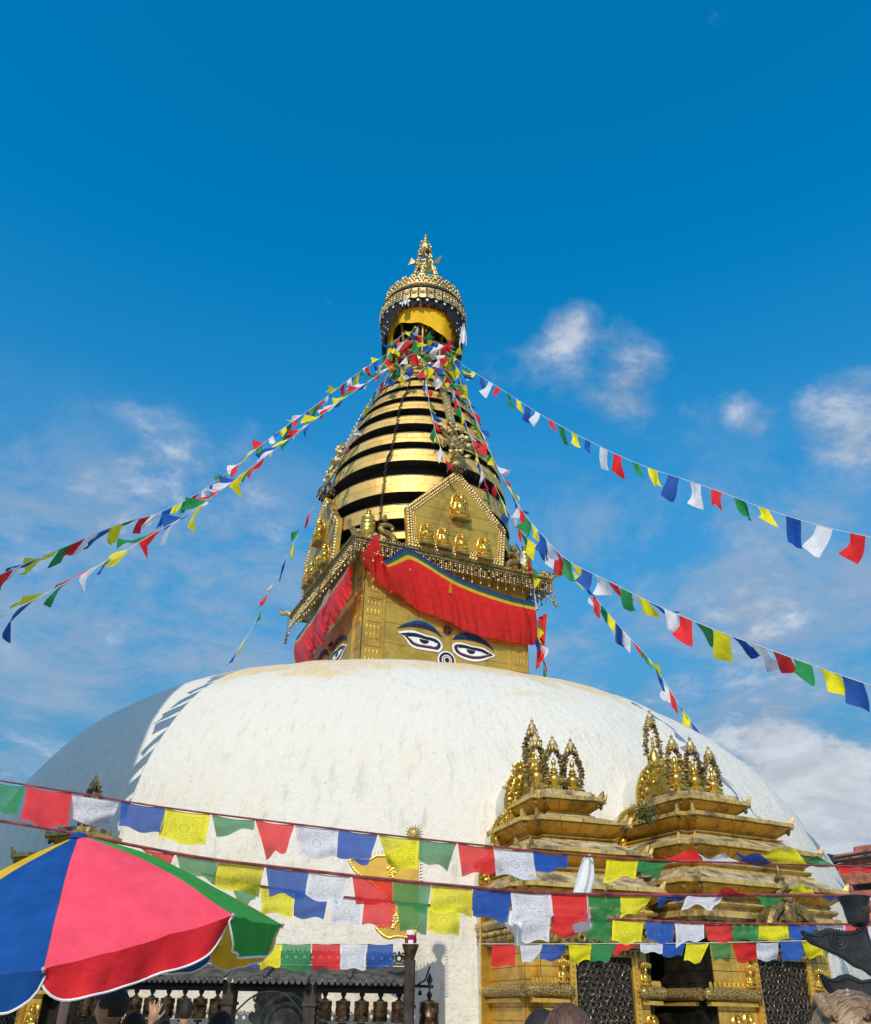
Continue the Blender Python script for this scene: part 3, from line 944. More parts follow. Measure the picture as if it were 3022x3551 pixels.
for k in (0, 1, 3):
    n, t = face_frame(k)
    tor = thing('pediment', (0, 0, 0), '', '') if False else None
    th = 0.16
    P = [fpt(k, TS - th, u, z) for u, z in PEN]
    plaque = MB().plate(P, n, th).build('plaque', 'gold_sheet', stupa, False)
    # embossed border of two beaded rolls
    bm_ = MB()
    pts = [V((u, z, 0)) for u, z in PEN]
    cen = V((mid, (CZ + shz) / 2 + 0.1, 0))
    for ins, rad, step in ((0.06, 0.055, 0.10), (0.155, 0.045, 0.085), (0.235, 0.035, 0.075)):
        q = []
        for i in range(5):
            a, b, c = pts[(i - 1) % 5], pts[i], pts[(i + 1) % 5]
            e1, e2 = (b - a).normalized(), (c - b).normalized()
            n1, n2 = V((e1.y, -e1.x, 0)), V((e2.y, -e2.x, 0))
            if n1.dot(cen - b) < 0:
                n1 = -n1
            if n2.dot(cen - b) < 0:
                n2 = -n2
            bi = (n1 + n2).normalized()
            q.append(b + bi * (ins / max(0.3, bi.dot(n1))))
        for i in range(5):
            a, b = q[i], q[(i + 1) % 5]
            L = (b - a).length
            m_ = int(L / step)
            for j in range(m_):
                p = a + (b - a) * (j / m_)
                bm_.ball(fpt(k, TS + 0.005, p.x, p.y), rad, 6, 4)
    bm_.build('beaded_border', 'gold_filigree', plaque)
    # raised sheets inside the border with open seams
    rs = random.Random(20 + k)
    zz = CZ + 0.42
    while zz < apz - 0.5:
        hgt = 0.42
        zt = min(zz + hgt, apz - 0.5)

        def halfw(z):
            if z < shz:
                return hwid + (swid - hwid) * (z - CZ) / (shz - CZ) - 0.30
            return (swid) * (apz - z) / (apz - shz) - 0.40
        cuts = [-1.0, rs.uniform(-0.5, -0.2), rs.uniform(0.1, 0.5), 1.0]
        w0, w1 = halfw(zz), halfw(zt)
        if w1 < 0.08:
            break
        for a, b in zip(cuts[:-1], cuts[1:]):
            g = 0.006
            Pq = [fpt(k, TS - 0.004, mid + a * w0 + g, zz + g), fpt(k, TS - 0.004, mid + b * w0 - g, zz + g), fpt(k, TS - 0.004, mid + b * w1 - g, zt - g), fpt(k, TS - 0.004, mid + a * w1 + g, zt - g)]
            hexm = MB()
            hexm.hexa(Pq + [p + n * (0.02 + rs.uniform(0, 0.012)) for p in Pq])
            hexm.build('gilded_panel', 'gold_sheet', plaque, False)
        zz = zt
    S = TS + 0.03
    fig = [(1598, 1800, 1.0), (1482, 1882, 0.72), (1542, 1897, 0.74), (1604, 1915, 0.70), (1683, 1936, 0.80)]
    for i, (x, y, hh) in enumerate(fig):
        u, z = px_face(x, y, 0, TS + 0.1)
        relief_figure(k, u, z, hh, S, plaque, i)
        sh = MB()
        q = lambda a, b, c: fpt(k, S - 0.02 + b, u + a, z + c)
        w_ = 0.30 * hh
        sh.hexa([q(-w_, 0, -0.06), q(w_, 0, -0.06), q(w_, 0.25 * hh, -0.06), q(-w_, 0.25 * hh, -0.06), q(-w_, 0, -0.01), q(w_, 0, -0.01), q(w_, 0.25 * hh, -0.01), q(-w_, 0.25 * hh, -0.01)])
        sh.build('figure_shelf', 'gold_dark', plaque, False)
    m = MB()
    m.lathe([(0.0, -0.12), (0.12, -0.12), (0.30, 0.0), (0.33, 0.06), (0.31, 0.20), (0.27, 0.24), (0.24, 0.30), (0.12, 0.36), (0.08, 0.42), (0.13, 0.48), (0.13, 0.52), (0.07, 0.58), (0.10, 0.66), (0.07, 0.72), (0.04, 0.78), (0.055, 0.84), (0.0, 0.95)], fpt(k, TS - 0.05, mid, apz), 18)
    m.build('plaque_parasol', 'gold_dark', plaque)
    m = MB()
    for i in range(14):
        a = 2 * math.pi * i / 14
        m.ball(fpt(k, TS - 0.05, mid, apz) + V((0.29 * math.cos(a), 0.29 * math.sin(a), -0.04)), 0.05, 6, 4, (1, 1, 1.5))
    m.build('parasol_fringe', 'soot_metal', plaque)

# ---------------------------------------------------------------- spire of thirteen rings
HW = [(1262, 50), (1290, 74), (1316, 92), (1402, 149), (1498, 204), (1588, 246), (1660, 277), (1735, 300), (1800, 312), (1883, 322), (1960, 328), (2100, 330)]


def axis_x(y):
    return 1477 - (y - 814) * 0.0322


def depth_of(p):
    return (p - CAM).dot(FW)


def zaxis(y):
    return at(axis_x(y), y, AY).z


def env_r(y):
    for (y0, h0), (y1, h1) in zip(HW[:-1], HW[1:]):
        if y <= y1:
            break
    h = h0 + (h1 - h0) * (y - y0) / (y1 - y0)
    return h * depth_of(at(axis_x(y), y, AY)) / FPX


def y_of_axis_z(z):
    lo, hi = 700.0, 2600.0
    for _ in range(40):
        mi = (lo + hi) / 2
        if zaxis(mi) > z:
            lo = mi
        else:
            hi = mi
    return lo


def ring_solve(yf):
    r = 2.0
    for _ in range(30):
        z = at(axis_x(yf), yf, AY - r).z
        r = 0.6 * r + 0.4 * env_r(y_of_axis_z(z))
    return r, at(axis_x(yf), yf, AY - r).z


FRONT = [(1845, 1868), (1750, 1797), (1648.5, 1705), (1558, 1596), (1501, 1532), (1443, 1468), (1394, 1416), (1353, 1375), (1321, 1338), (1297, 1310), (1281, 1291), (1270, 1277), (1260, 1267)]
prevz = None
core = [(3.0, CZ + 0.1)]
ringdata = []
for yt, yb in FRONT:
    rt, zt = ring_solve(yt)
    rb, zb = ring_solve(yb)
    ringdata.append((rt, zt, rb, zb))
spire = bpy.data.objects.new('spire', None)
for (rt, zt, rb, zb) in ringdata:
    core += [(rb - 0.16 * rb, zb - 0.02), (rt - 0.20 * rt, zt + 0.02)]
core.append((0.3, ringdata[-1][1] + 0.5))
cm = MB()
cm.lathe(core, (AX, AY, 0), 48)
core_o = cm.build('spire_core', 'core_dark', stupa)
rs = random.Random(9)
for i, (rt, zt, rb, zb) in enumerate(ringdata):
    m = MB()
    hgt = zt - zb
    lip = 0.03
    m.lathe([(rb - 0.35 * rb, zb + 0.03), (rb - 0.01, zb), (rb, zb + 0.012), (rb * 0.45 + rt * 0.55, zb + hgt * 0.55), (rt, zt - 0.012), (rt - 0.01, zt), (rt - 0.30 * rt, zt + 0.02)], (AX, AY, 0), 96, cap=False)
    ro = m.build('spire_ring', 'core_dark', stupa, True, 30)  # ring body coloured near-black to deepen the shade underneath and in the gaps
    # riveted gilded sheets in two courses round the front of the ring
    if rt > 0.75:
        nseg = max(18, int(2 * math.pi * rt / 0.52))
        two = hgt > 0.32
        for cidx in range(2 if two else 1):
            f0, f1 = ((0.0, 0.5), (0.5, 1.0))[cidx] if two else (0.0, 1.0)
            za, zb_ = zb + hgt * f0 + 0.006, zb + hgt * f1 - 0.006
            ra, rb_ = rb + (rt - rb) * f0, rb + (rt - rb) * f1
            off = rs.random()
            for j in range(nseg):
                a0 = 2 * math.pi * (j + off) / nseg
                a1 = 2 * math.pi * (j + 1 + off) / nseg
                am = (a0 + a1) / 2
                if math.sin(am) > 0.35:
                    continue
                g = 0.004 / rt
                lift = 0.010 + rs.uniform(0, 0.012)
                pm = MB()
                inner, outer = [], []
                P = lambda a, r, z: (AX + r * math.cos(a), AY + r * math.sin(a), z)
                nn = 4
                rings_ = []
                for q_ in range(nn + 1):
                    a = a0 + g + (a1 - a0 - 2 * g) * q_ / nn
                    rings_.append([P(a, ra - 0.002, za), P(a, ra + lift, za), P(a, rb_ + lift, zb_), P(a, rb_ - 0.002, zb_)])
                pm.loft(rings_)
                pm.build('ring_sheet', 'gold_ring', ro, True, 40)
    m = MB()
    m.torus((AX, AY, zt + 0.01), rt - 0.01, 0.035, (0, 0, 1), 96, 6)
    m.build('ring_rim', 'gold_filigree', ro)

# gilded straps running down the spire with a leaf ornament at the foot, and a black chain


def spire_surf(a, z, off=0.08):
    y = y_of_axis_z(z)
    r = env_r(y) + off
    return V((AX + r * math.cos(a), AY + r * math.sin(a), z))


zlo, zhi = ringdata[3][1] + 0.1, ringdata[12][1]
for ai, nm in ((YAW - math.pi / 2, 'front'), (YAW - math.pi, 'left')):
    m = MB()
    N = 26
    rings_ = []
    for i in range(N + 1):
        z = zlo + (zhi - zlo) * i / N
        wdt = 0.17 - 0.06 * i / N
        p = spire_surf(ai, z)
        tt = V((-math.sin(ai), math.cos(ai), 0))
        nn = V((math.cos(ai), math.sin(ai), 0))
        rings_.append([p - tt * wdt, p + tt * wdt, p + tt * wdt + nn * 0.06, p - tt * wdt + nn * 0.06])
    m.loft(rings_)
    for i in range(1, N):
        z = zlo + (zhi - zlo) * i / N
        m.ball(spire_surf(ai, z, 0.14), 0.035, 6, 4)
    strap = m.build('spire_strap', 'gold_filigree', stupa)
    m = MB()
    rs = random.Random(30)
    for i in range(34):
        f = i / 34
        a = ai + rs.uniform(-1, 1) * 0.17 * math.sin(math.pi * (0.15 + 0.8 * f))
        z = zlo - 0.35 + 1.7 * f
        rot = Matrix.Rotation(rs.uniform(0, 6.28), 3, 'Z') @ Matrix.Rotation(rs.uniform(-0.6, 0.6), 3, 'X')
        m.ball(spire_surf(a, z, 0.15 + rs.uniform(0, 0.12)), 0.15, 8, 5, (1, 0.45, 0.8), rot)
    m.torus(spire_surf(ai, zlo + 0.15, 0.28), 0.16, 0.05, (math.cos(ai), math.sin(ai), 0.3), 14, 6)
    m.ball(spire_surf(ai, zlo + 0.15, 0.30), 0.09)
    m.build('leaf_ornament', 'gold_filigree', strap)
pts = []
for (x, y, rr) in ((1432, 1280, 0.2), (1414, 1350, 0.1), (1392, 1395, 0.1), (1375, 1480, 0.1), (1358, 1560, 0.1), (1342, 1600, 0.1), (1330, 1690, 0.1), (1322, 1755, 0.1), (1312, 1850, 0.1)):
    r, z = ring_solve(y)
    pts.append(at(x, y, AY - math.sqrt(max(0.01, (r + 0.13) ** 2 - (at(x, y, AY - r).x - AX) ** 2))))
cp = spline(pts, 70)
chain = thing('iron_chain', cp[-1], 'black iron chain hanging down the front of the golden spire', 'chain')
for i, p in enumerate(cp):
    dd = (cp[min(i + 1, 70)] - cp[max(i - 1, 0)]).normalized()
    m = MB()
    m.torus(p, 0.046, 0.017, dd.orthogonal() if i % 2 else dd.cross(dd.orthogonal()), 8, 4)
    m.build('link', 'cord_black', chain)

# ---------------------------------------------------------------- canopy and pinnacle
def zr(y, r):
    return at(axis_x(y), y, AY - r).z


rv = 1.75
z_vb, z_vt = zr(1027, rv), zr(996, rv - 0.05)
z_cb, z_ct = zr(984, 1.52), zr(949, 1.45)
m = MB()
m.lathe([(0.3, z_vt - 0.05), (rv - 0.10, z_vt - 0.02), (rv - 0.04, z_vt + 0.02), (rv - 0.02, z_vt + 0.06), (1.52, z_cb - 0.02), (1.50, z_cb + 0.0), (0.9, z_ct - 0.1), (0.3, z_ct)], (AX, AY, 0), 64)
canopy = m.build('canopy', 'soot_metal', stupa)
m = MB()
nP = 34
for i in range(nP):
    a0, a1 = 2 * math.pi * i / nP + 0.012, 2 * math.pi * (i + 1) / nP - 0.012
    rr_ = []
    for q_ in range(5):
        a = a0 + (a1 - a0) * q_ / 4
        sag = 0.05 * math.sin(math.pi * q_ / 4)
        P = lambda r, z: (AX + r * math.cos(a), AY + r * math.sin(a), z)
        rr_.append([P(rv - 0.03, z_vb - sag), P(rv + 0.0, z_vb - sag), P(rv - 0.05, z_vt), P(rv - 0.08, z_vt)])
    pm = MB()
    pm.loft(rr_)
    am = (a0 + a1) / 2
    nn = V((math.cos(am), math.sin(am), 0))
    tt = V((-math.sin(am), math.cos(am), 0))
    c0 = V((AX, AY, 0)) + nn * (rv - 0.015)
    zz = (z_vb + z_vt) / 2
    pm.torus(c0 + V((0, 0, zz)), 0.075, 0.022, nn, 10, 4)
    pm.ball(c0 + V((0, 0, zz)), 0.04)
    for du in (-0.11, 0.11):
        for dz_ in (-0.15, -0.05, 0.06, 0.16):
            pm.ball(c0 + tt * du + V((0, 0, zz + dz_)), 0.03, 6, 4)
    pm.build('valance_panel', 'gold_filigree', canopy)
m = MB()
nC = 26
for i in range(nC):
    a = 2 * math.pi * (i + 0.3) / nC
    nn = V((math.cos(a), math.sin(a), 0))
    tt = V((-math.sin(a), math.cos(a), 0))
    c0 = V((AX, AY, z_cb)) + nn * 1.5
    H = z_ct - z_cb
    cm_ = MB()
    poly = [c0 - tt * 0.19, c0 + tt * 0.19, c0 + tt * 0.18 + V((0, 0, H * 0.62)), c0 + tt * 0.09 + V((0, 0, H * (0.84 + 0.12 * (i % 2)))), c0 - tt * 0.09 + V((0, 0, H * (0.84 + 0.12 * (i % 2)))), c0 - tt * 0.18 + V((0, 0, H * 0.62))]
    cm_.plate([p - nn * 0.03 for p in poly], nn, 0.05)
    for du, dz_ in ((-0.13, 0.1), (0, 0.1), (0.13, 0.1), (-0.08, 0.35), (0.08, 0.35), (0, 0.55), (-0.14, 0.52), (0.14, 0.52), (-0.06, 0.74), (0.06, 0.74)):
        cm_.ball(c0 + nn * 0.03 + tt * du + V((0, 0, H * dz_)), 0.055, 6, 5)
    cm_.build('crown_leaf', 'gold_filigree', canopy)
m = MB()
m.torus((AX, AY, z_cb), 1.53, 0.05, (0, 0, 1), 64, 6)
m.build('crown_rim', 'gold_filigree', canopy)
# black fringe curtain with white tufts
m = MB()
tf = MB()
rs = random.Random(12)
nF = 120
for i in range(nF):
    a = 2 * math.pi * i / nF
    a2 = a + 2 * math.pi / nF * 0.93
    side = max(0, abs(math.cos(a)) - 0.5) * 2 if math.sin(a) < 0 else 1.0
    L = 0.22 + 1.15 * side + 0.12 * rs.random()
    P = lambda a, r, z: (AX + r * math.cos(a), AY + r * math.sin(a), z)
    m.add([P(a, rv - 0.05, z_vb + 0.03), P(a2, rv - 0.05, z_vb + 0.03), P(a2, rv - 0.16, z_vb - L), P(a, rv - 0.16, z_vb - L)], [(0, 1, 2, 3)])
fr_o = m.build('fringe_curtain', 'fringe_black', canopy, False)
fr_o['kind'] = 'stuff'
for row, (dz_, num) in enumerate(((0.13, 30), (0.62, 36), (0.80, 36), (0.98, 36))):
    for i in range(num):
        a = 2 * math.pi * (i + 0.5 * (row % 2)) / num
        if row and abs(math.cos(a)) < 0.80:
            continue
        nn = V((math.cos(a), math.sin(a), 0))
        tt = V((-math.sin(a), math.cos(a), 0))
        c0 = V((AX, AY, z_vb - dz_)) + nn * (rv - 0.03 - 0.1 * dz_)
        s = 0.062 if row == 0 else 0.045
        tf.plate([c0 - tt * s, c0 - V((0, 0, s)), c0 + tt * s, c0 + V((0, 0, s))], nn, 0.012)
tf.build('fringe_tufts', 'white_paint', canopy, False)['kind'] = 'stuff'
# neck timbers and post under the canopy
m = MB()
z0 = ringdata[-1][1]
m.lathe([(0.75, z0 - 0.1), (0.8, z0 + 0.15), (0.62, z0 + 0.3), (0.42, z0 + 0.5), (0.42, z_vt)], (AX, AY, 0), 24)
rs = random.Random(4)
for i in range(60):
    a, z = rs.uniform(0, 6.28), rs.uniform(z0 + 0.4, z_vt - 0.3)
    m.ball((AX + 0.44 * math.cos(a), AY + 0.44 * math.sin(a), z), 0.08, 6, 4)
m.build('neck_post', 'gold_filigree', stupa)
for lev in range(4):
    for k in (0, 1):
        n, t = face_frame(k)
        for off in (-0.75, 0.75):
            bm_ = MB()
            c = CTR + n * off + V((0, 0, z0 + 0.25 + 0.42 * lev + 0.1 * k))
            bm_.tube([c - t * (1.25 - 0.06 * lev), c + t * (1.25 - 0.06 * lev)], 0.055, 6)
            bm_.build('neck_rail', 'gold_filigree', stupa)
for i in range(8):
    a = YAW + math.pi / 8 + i * math.pi / 4
    bm_ = MB()
    bm_.tube([CTR + V((0.85 * math.cos(a), 0.85 * math.sin(a), z0 + 0.1)), CTR + V((1.35 * math.cos(a), 1.35 * math.sin(a), z_vt))], 0.05, 6)
    bm_.build('canopy_strut', 'gold_dark', stupa)
# pinnacle: four leaf-covered legs leaning together over a vase, capped by a small parasol
zap = zaxis(845)
zbs = z_ct - 0.15
for k in range(4):
    a = YAW + math.pi / 4 + k * math.pi / 2 + 0.25
    dv = V((math.cos(a), math.sin(a), 0))
    m = MB()
    pts = [CTR + dv * 0.72 + V((0, 0, zbs)), CTR + dv * 0.52 + V((0, 0, zbs + (zap - zbs) * 0.33)), CTR + dv * 0.29 + V((0, 0, zbs + (zap - zbs) * 0.66)), CTR + dv * 0.10 + V((0, 0, zap))]
    sp_ = spline(pts, 22)
    m.tube(sp_, 0.085, 7, 0.05)
    rs = random.Random(40 + k)
    for p in sp_:
        for _ in range(3):
            m.ball(p + V((rs.uniform(-.1, .1), rs.uniform(-.1, .1), rs.uniform(-.06, .06))), 0.06, 6, 4)
    c = sp_[15] + dv * 0.15
    for j in range(5):
        m.tube([c, c + dv * 0.22 + V((0.03 * (j - 2), 0, 0.10 * (j - 1)))], [0.07, 0.03], 5)
    m.build('pinnacle_leg', 'gold_filigree', canopy)
m = MB()
m.lathe([(0.30, 0), (0.38, 0.08), (0.25, 0.2), (0.42, 0.42), (0.44, 0.6), (0.30, 0.8), (0.14, 0.9), (0.28, 0.98), (0.26, 1.06), (0.10, 1.12), (0.16, 1.4), (0.20, 1.5), (0.08, 1.7), (0.12, 1.8), (0.30, 1.95), (0.28, 2.0), (0.14, 2.2), (0.05, 2.4), (0.0, 2.6)], (AX, AY, zbs), 20)
m.build('pinnacle_vase', 'gold_bright', canopy)
m = MB()
ztip = zaxis(814)
m.lathe([(0.18, -0.7), (0.26, -0.62), (0.26, -0.5), (0.20, -0.45), (0.17, -0.15), (0.11, -0.1), (0.08, 0.05), (0.10, 0.12), (0.05, 0.2), (0.06, 0.3), (0.0, 0.45)], (AX, AY, ztip - 0.35), 16)
for i in range(10):
    a = i * 0.628
    m.ball((AX + 0.24 * math.cos(a), AY + 0.24 * math.sin(a), ztip - 1.05), 0.06, 6, 4, (1, 1, 1.6))
m.build('pinnacle_parasol', 'gold_filigree', canopy)

# ---------------------------------------------------------------- drapes
def cloth_from_cols(cols, k, s_top, s_hem, nu, nv, fold, name, bands, label, group=None):
    """hanging cloth: columns of (top px, hem px) on the plane of tower face k, with folds; coloured bands sewn along the top"""
    n, t = face_frame(k)
    top = spline([(*px_face(*Z3(*a), k, s_top), 0) for a, b in cols], nu)
    hem = spline([(*px_face(*Z3(*b), k, s_hem), 0) for a, b in cols], nu)

    def pos(u, v):
        i = u * nu
        i0 = min(int(i), nu - 1)
        f = i - i0
        a = top[i0].lerp(top[i0 + 1], f)
        b = hem[i0].lerp(hem[i0 + 1], f)
        p = a.lerp(b, v)
        dn = fold * v * (math.sin(u * 61 + 3 * v) * 0.6 + math.sin(u * 23 + 1.3) * 0.8 + math.sin(u * 143 - 2 * v) * 0.4 + math.sin(u * 211 + 5 * math.sin(u * 13)) * 0.28)
        belly = 0.10 * math.sin(math.pi * v)
        return fpt(k, s_top + (s_hem - s_top) * v + dn + belly, p.x, p.y)
    root = None
    for (v0, v1, u0, u1, mat, nm) in bands:
        nvv = max(2, int(nv * (v1 - v0)))
        m = MB().grid(lambda a, b: pos(u0 + (u1 - u0) * a, v0 + (v1 - v0) * b), int(nu * (u1 - u0)), nvv)
        o = m.build(nm if root else name, mat, root, True, 80)
        if root is None:
            root = tag(o, label, 'drape', group)
    return root


cols_f = [((505, 590), (520, 612)), ((560, 520), (570, 690)), ((612, 450), (640, 752)), ((645, 600), (690, 790)), ((660, 607), (760, 830)), ((730, 562), (830, 880)), ((795, 527), (900, 920)), ((900, 585), (1000, 960)), ((1000, 650), (1090, 1000)), ((1090, 700), (1180, 1040)), ((1200, 748), (1280, 1075)), ((1340, 800), (1400, 1100)), ((1460, 835), (1500, 1115)), ((1578, 862), (1594, 1122))]
cloth_from_cols(cols_f, 0, 3.42, 2.95, 300, 22, 0.042, 'red_drape', [(0.20, 1, 0, 1, 'drape_red', 'red_drape'), (0.13, 0.20, 0.30, 1, 'drape_yellow', 'yellow_band'), (0.065, 0.13, 0.30, 1, 'drape_green', 'green_band'), (0.0, 0.065, 0.30, 1, 'drape_blue', 'blue_band'), (0, 0.20, 0, 0.30, 'drape_red', 'gathered_cloth')], 'long red satin drape with blue, green and yellow edge above the painted eyes facing front')
cols_l = [((478, 590), (472, 640)), ((430, 655), (450, 785)), ((380, 722), (420, 885)), ((330, 792), (370, 955)), ((280, 860), (328, 1010)), ((230, 928), (298, 1095)), ((180, 1000), (235, 1150)), ((140, 1052), (216, 1235)), ((118, 1085), (116, 1240))]
cloth_from_cols(cols_l, 1, 3.26, 3.12, 150, 20, 0.05, 'red_drape', [(0.22, 1, 0, 1, 'drape_red', 'red_drape'), (0.14, 0.22, 0, 1, 'drape_yellow', 'yellow_band'), (0.07, 0.14, 0, 1, 'drape_green', 'green_band'), (0.0, 0.07, 0, 1, 'drape_blue', 'blue_band')], 'red satin drape hanging down the shaded left face of the eye tower')
# short return of the front drape round the right-hand corner
n3, t3 = face_frame(3)
pm = MB().grid(lambda a, b: fpt(3, 3.2 - 0.2 * b, -3.16 + 0.55 * a, px_face(*Z3(1585, 905), 0, 3.2)[1] - (1.55 + 0.3 * a) * b) + n3 * 0.03 * math.sin(14 * a), 14, 8)
tag(pm.build('red_drape', 'drape_red'), 'red drape end wrapped round the right corner of the eye tower', 'drape')
# yellow canopy cloth round the neck of the pinnacle
RC = rv - 0.34


def proj_y(p):
    q = p - CAM
    return CY - FPX * q.dot(UPV) / q.dot(FW)


def z_for(a, r, y):
    lo, hi = 15.0, 32.0
    for _ in range(40):
        mi = (lo + hi) / 2
        if proj_y(V((AX + r * math.cos(a), AY + r * math.sin(a), mi))) > y:
            lo = mi
        else:
            hi = mi
    return lo


PR = [(-110, 1110, 1260), (-88, 1108, 1268), (-72, 1105, 1240), (-58, 1100, 1150), (-42, 1082, 1126), (-20, 1068, 1122), (0, 1064, 1119), (14, 1070, 1134), (30, 1082, 1160), (48, 1094, 1178), (66, 1104, 1184), (84, 1110, 1188), (110, 1112, 1230)]
tp = spline([(R(a) - math.pi / 2, z_for(R(a) - math.pi / 2, RC, b), z_for(R(a) - math.pi / 2, RC - 0.1, c)) for a, b, c in PR], 90)


def ycl(u, v, v0, v1):
    q_ = tp[min(90, int(round(u * 90)))]
    a, z1, z2 = q_.x, q_.y + 0.42, q_.z
    f = v0 + (v1 - v0) * v
    z = z1 - 0.42 * f / 0.26 if f < 0.26 else q_.y + (z2 - q_.y) * (f - 0.26) / 0.74
    r = RC - 0.1 * max(0, f - 0.26) + (0.05 * math.sin(u * 21) + 0.015 * math.sin(u * 57)) * f
    return (AX + r * math.cos(a), AY + r * math.sin(a), z)


yc = tag(MB().grid(lambda a, b: ycl(a, b, 0.26, 1.0), 90, 10).build('canopy_cloth', 'canopy_yellow', None, True, 80), 'bright yellow cloth hung round the underside of the topmost golden canopy', 'cloth')
for (v0, v1, mt, nm) in ((0.18, 0.26, 'drape_red', 'red_band'), (0.09, 0.18, 'drape_green', 'green_band'), (0.0, 0.09, 'drape_blue', 'blue_band')):
    MB().grid(lambda a, b: ycl(a, b, v0, v1), 90, 2).build(nm, mt, yc, True, 80)
PRb = spline([(110, 0.9, 2.6), (130, 0.9, 2.9), (150, 0.9, 2.9), (180, .9, 2.8), (210, .9, 2.9), (230, .9, 3.0), (250, 0.9, 3.0)], 60)


def ycb(u, v):
    q_ = PRb[min(60, int(round(u * 60)))]
    a = R(q_.x) - math.pi / 2
    r = RC - 0.1 * v
    return (AX + r * math.cos(a), AY + r * math.sin(a), z_vb - q_.y + 0.2 - (q_.z - q_.y) * v)


MB().grid(ycb, 60, 8).build('back_cloth', 'canopy_yellow', yc, True, 80)


def khata(a, b, w_, name, label, Y=None, group=None):
    """white offering scarf tied at a and hanging to b (world points)"""
    a, b = V(a), V(b)
    tt = V((1, 0, 0))

    def pos(u, v):
        p = a.lerp(b, v)
        ww = w_ * (0.25 + 0.75 * min(1, v * 2.2)) * (1 - 0.25 * max(0, v - 0.7))
        return p + tt * (u - 0.5) * ww + V((0, 1, 0)) * (0.25 * w_ * math.sin(u * 14 + v) - 0.35 * w_ * math.sin(math.pi * u))
    return tag(MB().grid(pos, 14, 12).build(name, 'khata_white', None, True, 80), label, 'scarf', group)


a = R(68) - math.pi / 2
khata((AX + 1.74 * math.cos(a), AY + 1.78 * math.sin(a), z_vb - 0.45), (AX + 1.72 * math.cos(a), AY + 1.78 * math.sin(a), z_vb - 1.45), 0.30, 'offering_scarf', 'white scarf knotted at the right end of the yellow canopy cloth')
a = R(-22) - math.pi / 2
khata((AX + 1.76 * math.cos(a), AY + 1.80 * math.sin(a), z_vb - 0.05), (AX + 1.76 * math.cos(a), AY + 1.80 * math.sin(a), z_vb - 0.42), 0.28, 'offering_scarf', 'small white scarf tied above the yellow canopy cloth, left of its centre')
p1 = fpt(1, 3.32, *px_face(*Z3(325, 790), 1, 3.32))
p2 = fpt(1, 3.32, *px_face(*Z3(292, 885), 1, 3.32))
khata(p1, p2, 0.22, 'offering_scarf', 'white scarf hanging on the red drape of the shaded tower face')
p1 = fpt(0, 3.33, *px_face(*Z3(1062, 690), 0, 3.33))
p2 = fpt(0, 3.33, *px_face(*Z3(1062, 808), 0, 3.33))
o = khata(p1, p2, 0.13, 'offering_scarf', 'thin yellow scarf tied to the front drape midway above the eyes')
o.data.materials.clear()
o.data.materials.append(MATS['drape_yellow'])

# ------------------------------------------------------------------ shrines set against the dome
def plan(e, c):
    i = e - c
    return [(i, -e), (i, -i), (e, -i), (e, i), (i, i), (i, e), (-i, e), (-i, i), (-e, i), (-e, -i), (-i, -i), (-i, -e)]


def figure_mesh(m, q, h, rot, rr, standing=False):
    m.ball(q(0, 0.04, 0.05), h, 12, 6, (0.26, 0.16, 0.07), rot)
    if standing:
        m.ball(q(0, 0.07, 0.24), h, 10, 8, (0.13, 0.10, 0.24), rot)
    else:
        m.ball(q(0, 0.09, 0.17), h, 12, 7, (0.27, 0.15, 0.08), rot)
    m.ball(q(0, 0.08, 0.40), h, 10, 8, (0.14, 0.11, 0.19), rot)
    m.ball(q(0, 0.09, 0.51), h, 10, 6, (0.18, 0.09, 0.06), rot)
    m.ball(q(0, 0.12, 0.69), h, 10, 8, (0.085, 0.10, 0.11), rot)
    m.ball(q(0, 0.10, 0.81), h, 8, 6, (0.055, 0.055, 0.06), rot)
    for sg in (-1, 1):
        m.tube([q(sg * 0.16, 0.09, 0.51), q(sg * 0.22, 0.1, 0.34), q(sg * rr.uniform(0.02, 0.12), 0.22, rr.uniform(0.3, 0.4))], [0.05 * h, 0.045 * h, 0.035 * h], 6)


